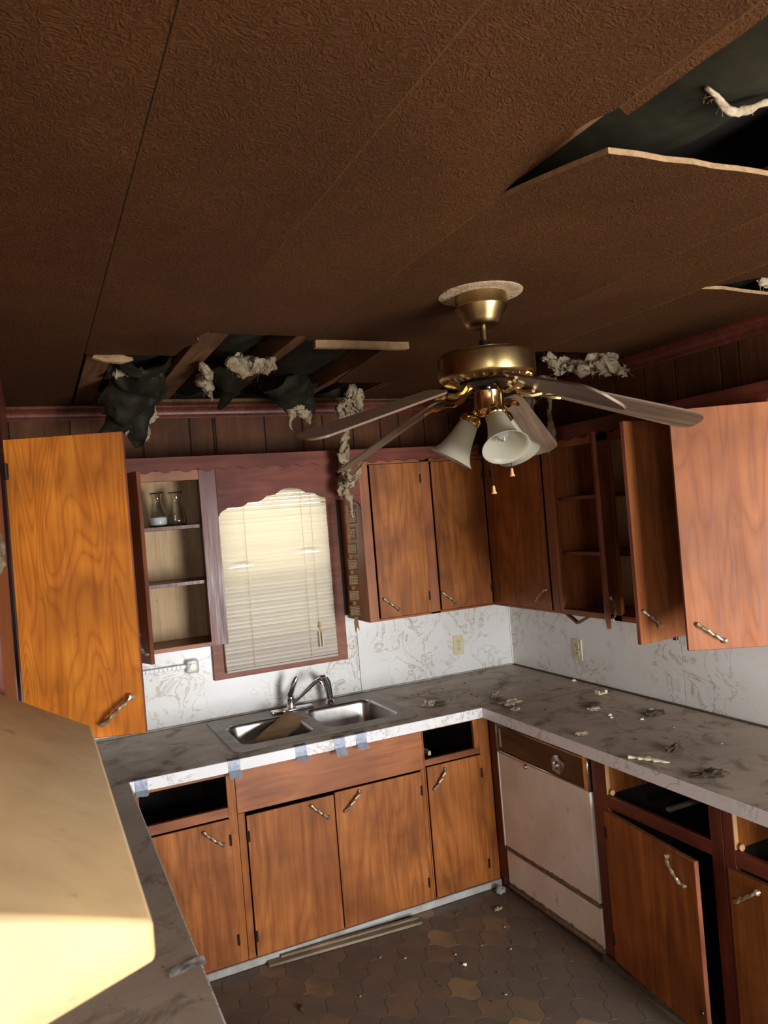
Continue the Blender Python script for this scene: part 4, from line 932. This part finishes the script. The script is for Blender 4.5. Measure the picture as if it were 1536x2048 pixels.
# ================================================================== HANGING INSULATION
def smooth_path(pts, rad, sub):
    P_ = []; Rr = []; pts = [Vector(p_) for p_ in pts]
    for i in range(len(pts)-1):
        p0, p1, p2, p3 = pts[max(i-1, 0)], pts[i], pts[i+1], pts[min(i+2, len(pts)-1)]
        for k in range(sub):
            s = k/sub
            P_.append(.5*((2*p1) + (p2-p0)*s + (2*p0-5*p1+4*p2-p3)*s*s + (3*p1-p0-3*p2+p3)*s**3)); Rr.append(rad[i]+(rad[i+1]-rad[i])*s)
    P_.append(pts[-1]); Rr.append(rad[-1]); return P_, Rr
def fluff(pts, rad, seed):
    """ragged fibre lump along a path with loose hairs"""
    P_, Rr = smooth_path(pts, rad, 12); bm = bmesh.new(); rnd = random.Random(seed)
    rings = tube(bm, P_, [r*.85 for r in Rr], 22); sd = Vector((seed*5.3, seed*1.7, seed*.9))
    for ring, c_, r in zip(rings, P_, Rr):
        for v in ring:
            k = nvec(v.co*12+sd)*r*1.1 + nvec(v.co*34+sd)*r*.85 + nvec(v.co*90+sd)*r*.38 + nvec(v.co*210+sd)*r*.15
            v.co += k + Vector((0, 0, -max(0, noise.noise(v.co*30+sd))*r*.9))
    n = len(P_)
    for _ in range(26):
        i = rnd.randrange(n); r = Rr[i]; d_ = Vector((rnd.uniform(-1, 1), rnd.uniform(-1, 1), rnd.uniform(-1.3, .7))).normalized()
        a = P_[i] + d_*r*.6; L_ = rnd.uniform(.3, .8)*r + .008; b = a + d_*L_*.6 + Vector((rnd.uniform(-.3, .3), 0, -.2))*L_; c2 = b + (d_+Vector((rnd.uniform(-.8, .8), 0, -.9)))*L_*.4
        w_ = min(rnd.uniform(.02, .06)*r, .0012); tube(bm, [a, b, c2], [w_, w_*.7, .0004], 4)
    return bm
def sheetlump(pts, rad, seed):
    """crumpled batt paper that follows a path"""
    P_, Rr = smooth_path(pts, rad, 10); bm = bmesh.new(); nu = 16; rows = []; sd = Vector((seed*3.3, seed*2.7, seed*.4))
    for i, (c_, r) in enumerate(zip(P_, Rr)):
        d_ = (P_[min(i+1, len(P_)-1)] - P_[max(i-1, 0)]).normalized(); side = Vector((1, 0, 0)); side = (side - d_*side.dot(d_)).normalized(); nrm = d_.cross(side)
        if nrm.z > 0: nrm = -nrm
        row = []
        for k in range(nu+1):
            u = 2*k/nu-1; q = c_ + side*u*r*1.25 + nrm*r*.75*(1-u*u)
            e = 1.0 + (1.2 if k in (0, nu) or i in (0, len(P_)-1) else 0)
            q += nvec(q*9+sd)*r*.6 + nvec(q*20+sd)*r*.24*e + nvec(q*60+sd)*r*.06*e
            row.append(bm.verts.new(q))
        rows.append(row)
    for a, b in zip(rows, rows[1:]):
        for k in range(nu): bm.faces.new((a[k], a[k+1], b[k+1], b[k]))
    bmesh.ops.solidify(bm, geom=bm.faces[:], thickness=.003); return bm
def insul(name, strands, mat, label, seed, cat='insulation', group='hanging insulation'):
    th = None
    for i, (pts, rad, m_) in enumerate(strands):
        bm = fluff(pts, rad, seed+i) if m_ == 'fibre' else sheetlump(pts, rad, seed+i)
        if th is None: th = E(name, label, cat, pts[-1], group)
        P('fibre_strand' if m_ == 'fibre' else 'torn_paper', bm, m_, th, 120 if m_ == 'fibre' else 75)
# left bay: big dark batt hanging down with white fibre
insul('hanging_insulation', [
    ([(-2.24, -.95, 2.63), (-2.25, -.80, 2.60), (-2.27, -.65, 2.52), (-2.30, -.55, 2.44), (-2.33, -.52, 2.38), (-2.40, -.50, 2.33)], [.09, .10, .085, .06, .03, .012], 'batt'),
    ([(-2.16, -.75, 2.62), (-2.19, -.6, 2.53), (-2.22, -.52, 2.43), (-2.23, -.5, 2.36), (-2.22, -.5, 2.30)], [.06, .06, .05, .035, .012], 'batt'),
    ([(-2.33, -.85, 2.585), (-2.24, -.80, 2.575), (-2.13, -.78, 2.60)], [.018, .024, .014], 'fibre'),
    ([(-2.16, -.52, 2.52), (-2.15, -.50, 2.46), (-2.18, -.49, 2.42), (-2.17, -.48, 2.37), (-2.20, -.48, 2.33)], [.016, .020, .017, .013, .006], 'fibre'),
    ([(-2.27, -.56, 2.47), (-2.26, -.54, 2.42), (-2.27, -.53, 2.36)], [.012, .014, .006], 'fibre')], 'batt', 'dark torn insulation batt hanging from the leftmost ceiling hole', 1)
insul('hanging_insulation', [
    ([(-2.02, -1.06, 2.55), (-1.98, -.85, 2.53), (-1.93, -.70, 2.53), (-1.90, -.62, 2.49)], [.020, .026, .020, .008], 'fibre'),
    ([(-1.93, -1.08, 2.575), (-1.86, -1.05, 2.550), (-1.80, -1.06, 2.555), (-1.745, -1.09, 2.57)], [.022, .034, .036, .022], 'fibre'),
    ([(-1.95, -.92, 2.60), (-1.86, -.80, 2.56), (-1.82, -.66, 2.53), (-1.86, -.56, 2.46)], [.06, .065, .04, .008], 'batt')], 'fibre', 'white and black insulation bulging out of the second ceiling bay', 10)
insul('hanging_insulation', [
    ([(-1.60, -.62, 2.60), (-1.50, -.52, 2.56), (-1.42, -.45, 2.52), (-1.36, -.42, 2.45)], [.08, .085, .06, .02], 'batt'),
    ([(-1.52, -.46, 2.53), (-1.45, -.44, 2.49), (-1.40, -.43, 2.45), (-1.37, -.43, 2.40)], [.030, .042, .030, .008], 'fibre'),
    ([(-1.47, -.44, 2.45), (-1.48, -.44, 2.41), (-1.475, -.44, 2.37)], [.012, .007, .004], 'fibre')], 'batt', 'dark batt with a pale fibre skirt in the third ceiling bay', 20)
insul('hanging_insulation', [
    ([(-1.10, -.46, 2.57), (-1.13, -.46, 2.52), (-1.18, -.455, 2.49), (-1.22, -.45, 2.45)], [.020, .045, .055, .03], 'fibre'),
    ([(-1.20, -.45, 2.48), (-1.20, -.45, 2.38), (-1.205, -.45, 2.30), (-1.22, -.45, 2.22), (-1.225, -.45, 2.12), (-1.22, -.45, 2.06), (-1.205, -.45, 1.99), (-1.19, -.45, 1.91)], [.030, .016, .022, .030, .045, .036, .012, .005], 'fibre'),
    ([(-1.16, -.45, 2.12), (-1.13, -.45, 2.16), (-1.10, -.45, 2.19)], [.018, .012, .004], 'fibre')], 'fibre', 'long white insulation strand dangling in front of the wood valance', 30)
insul('hanging_insulation', [
    ([(-.50, -.95, 2.60), (-.48, -.92, 2.52), (-.46, -.90, 2.46), (-.45, -.88, 2.42)], [.08, .085, .06, .02], 'batt'),
    ([(-.50, -1.22, 2.58), (-.42, -1.20, 2.545), (-.34, -1.25, 2.52), (-.27, -1.36, 2.50), (-.20, -1.42, 2.47)], [.020, .034, .036, .040, .022], 'fibre'),
    ([(-.30, -1.28, 2.57), (-.24, -1.32, 2.555), (-.18, -1.33, 2.55)], [.03, .036, .020], 'fibre'),
    ([(-.38, -1.08, 2.50), (-.38, -1.06, 2.46), (-.39, -1.04, 2.42)], [.034, .036, .012], 'fibre'),
    ([(-.36, -1.04, 2.36), (-.355, -1.04, 2.30), (-.355, -1.03, 2.24), (-.36, -1.02, 2.18), (-.365, -1.01, 2.15)], [.010, .016, .022, .022, .008], 'fibre'),
    ([(-.40, -.96, 2.44), (-.40, -.94, 2.38), (-.39, -.93, 2.33)], [.036, .034, .012], 'fibre'),
    ([(-.37, -1.05, 2.46), (-.365, -1.05, 2.40), (-.36, -1.04, 2.35)], [.016, .010, .009], 'fibre')], 'batt', 'green-black batt and white fibre spilling from the hole behind the fan', 40)
insul('hanging_insulation', [([(-1.55, -3.10, 2.605), (-1.45, -3.08, 2.60), (-1.36, -3.12, 2.605), (-1.22, -3.10, 2.60)], [.005, .008, .006, .006], 'fibre'), ([(-1.62, -3.0, 2.66), (-1.4, -3.15, 2.66), (-1.1, -3.1, 2.66)], [.05, .06, .06], 'batt')], 'fibre', 'black batt with a white fibre streak above the sagging ceiling panel', 60)
insul('hanging_insulation', [([(-.44, -2.31, 2.590), (-.36, -2.30, 2.590), (-.27, -2.29, 2.60)], [.018, .028, .024], 'fibre')], 'fibre', 'white fibre tuft in the small ceiling slit at the right edge', 70)
# torn board edges hanging at the back hole
bm = bmesh.new(); bx(bm, -1.70, -1.32, -1.462, -1.437, H-.028, H-.001); bmesh.ops.subdivide_edges(bm, edges=bm.edges[:], cuts=6, use_grid_fill=True)
for v in bm.verts: v.co += Vector((0, nz(v.co.x*20, v.co.z*40)*.006, nz(v.co.x*25, 3)*.005 - (0.012 if v.co.x < -1.6 else 0)*0))
T('torn_board_strip', bm, 'torn', 'tan torn board strip at the edge of the third ceiling bay', 'board')
bm = bmesh.new(); tube(bm, [(-2.44, -1.16, H-.004), (-2.40, -1.155, H-.010), (-2.34, -1.15, H-.012), (-2.30, -1.145, H-.008)], [.006, .016, .016, .006], 8)
for v in bm.verts: v.co += nvec(v.co*50)*.008
T('torn_board_strip', bm, 'torn', 'tan curled torn edge at the left end of the ceiling hole', 'board')
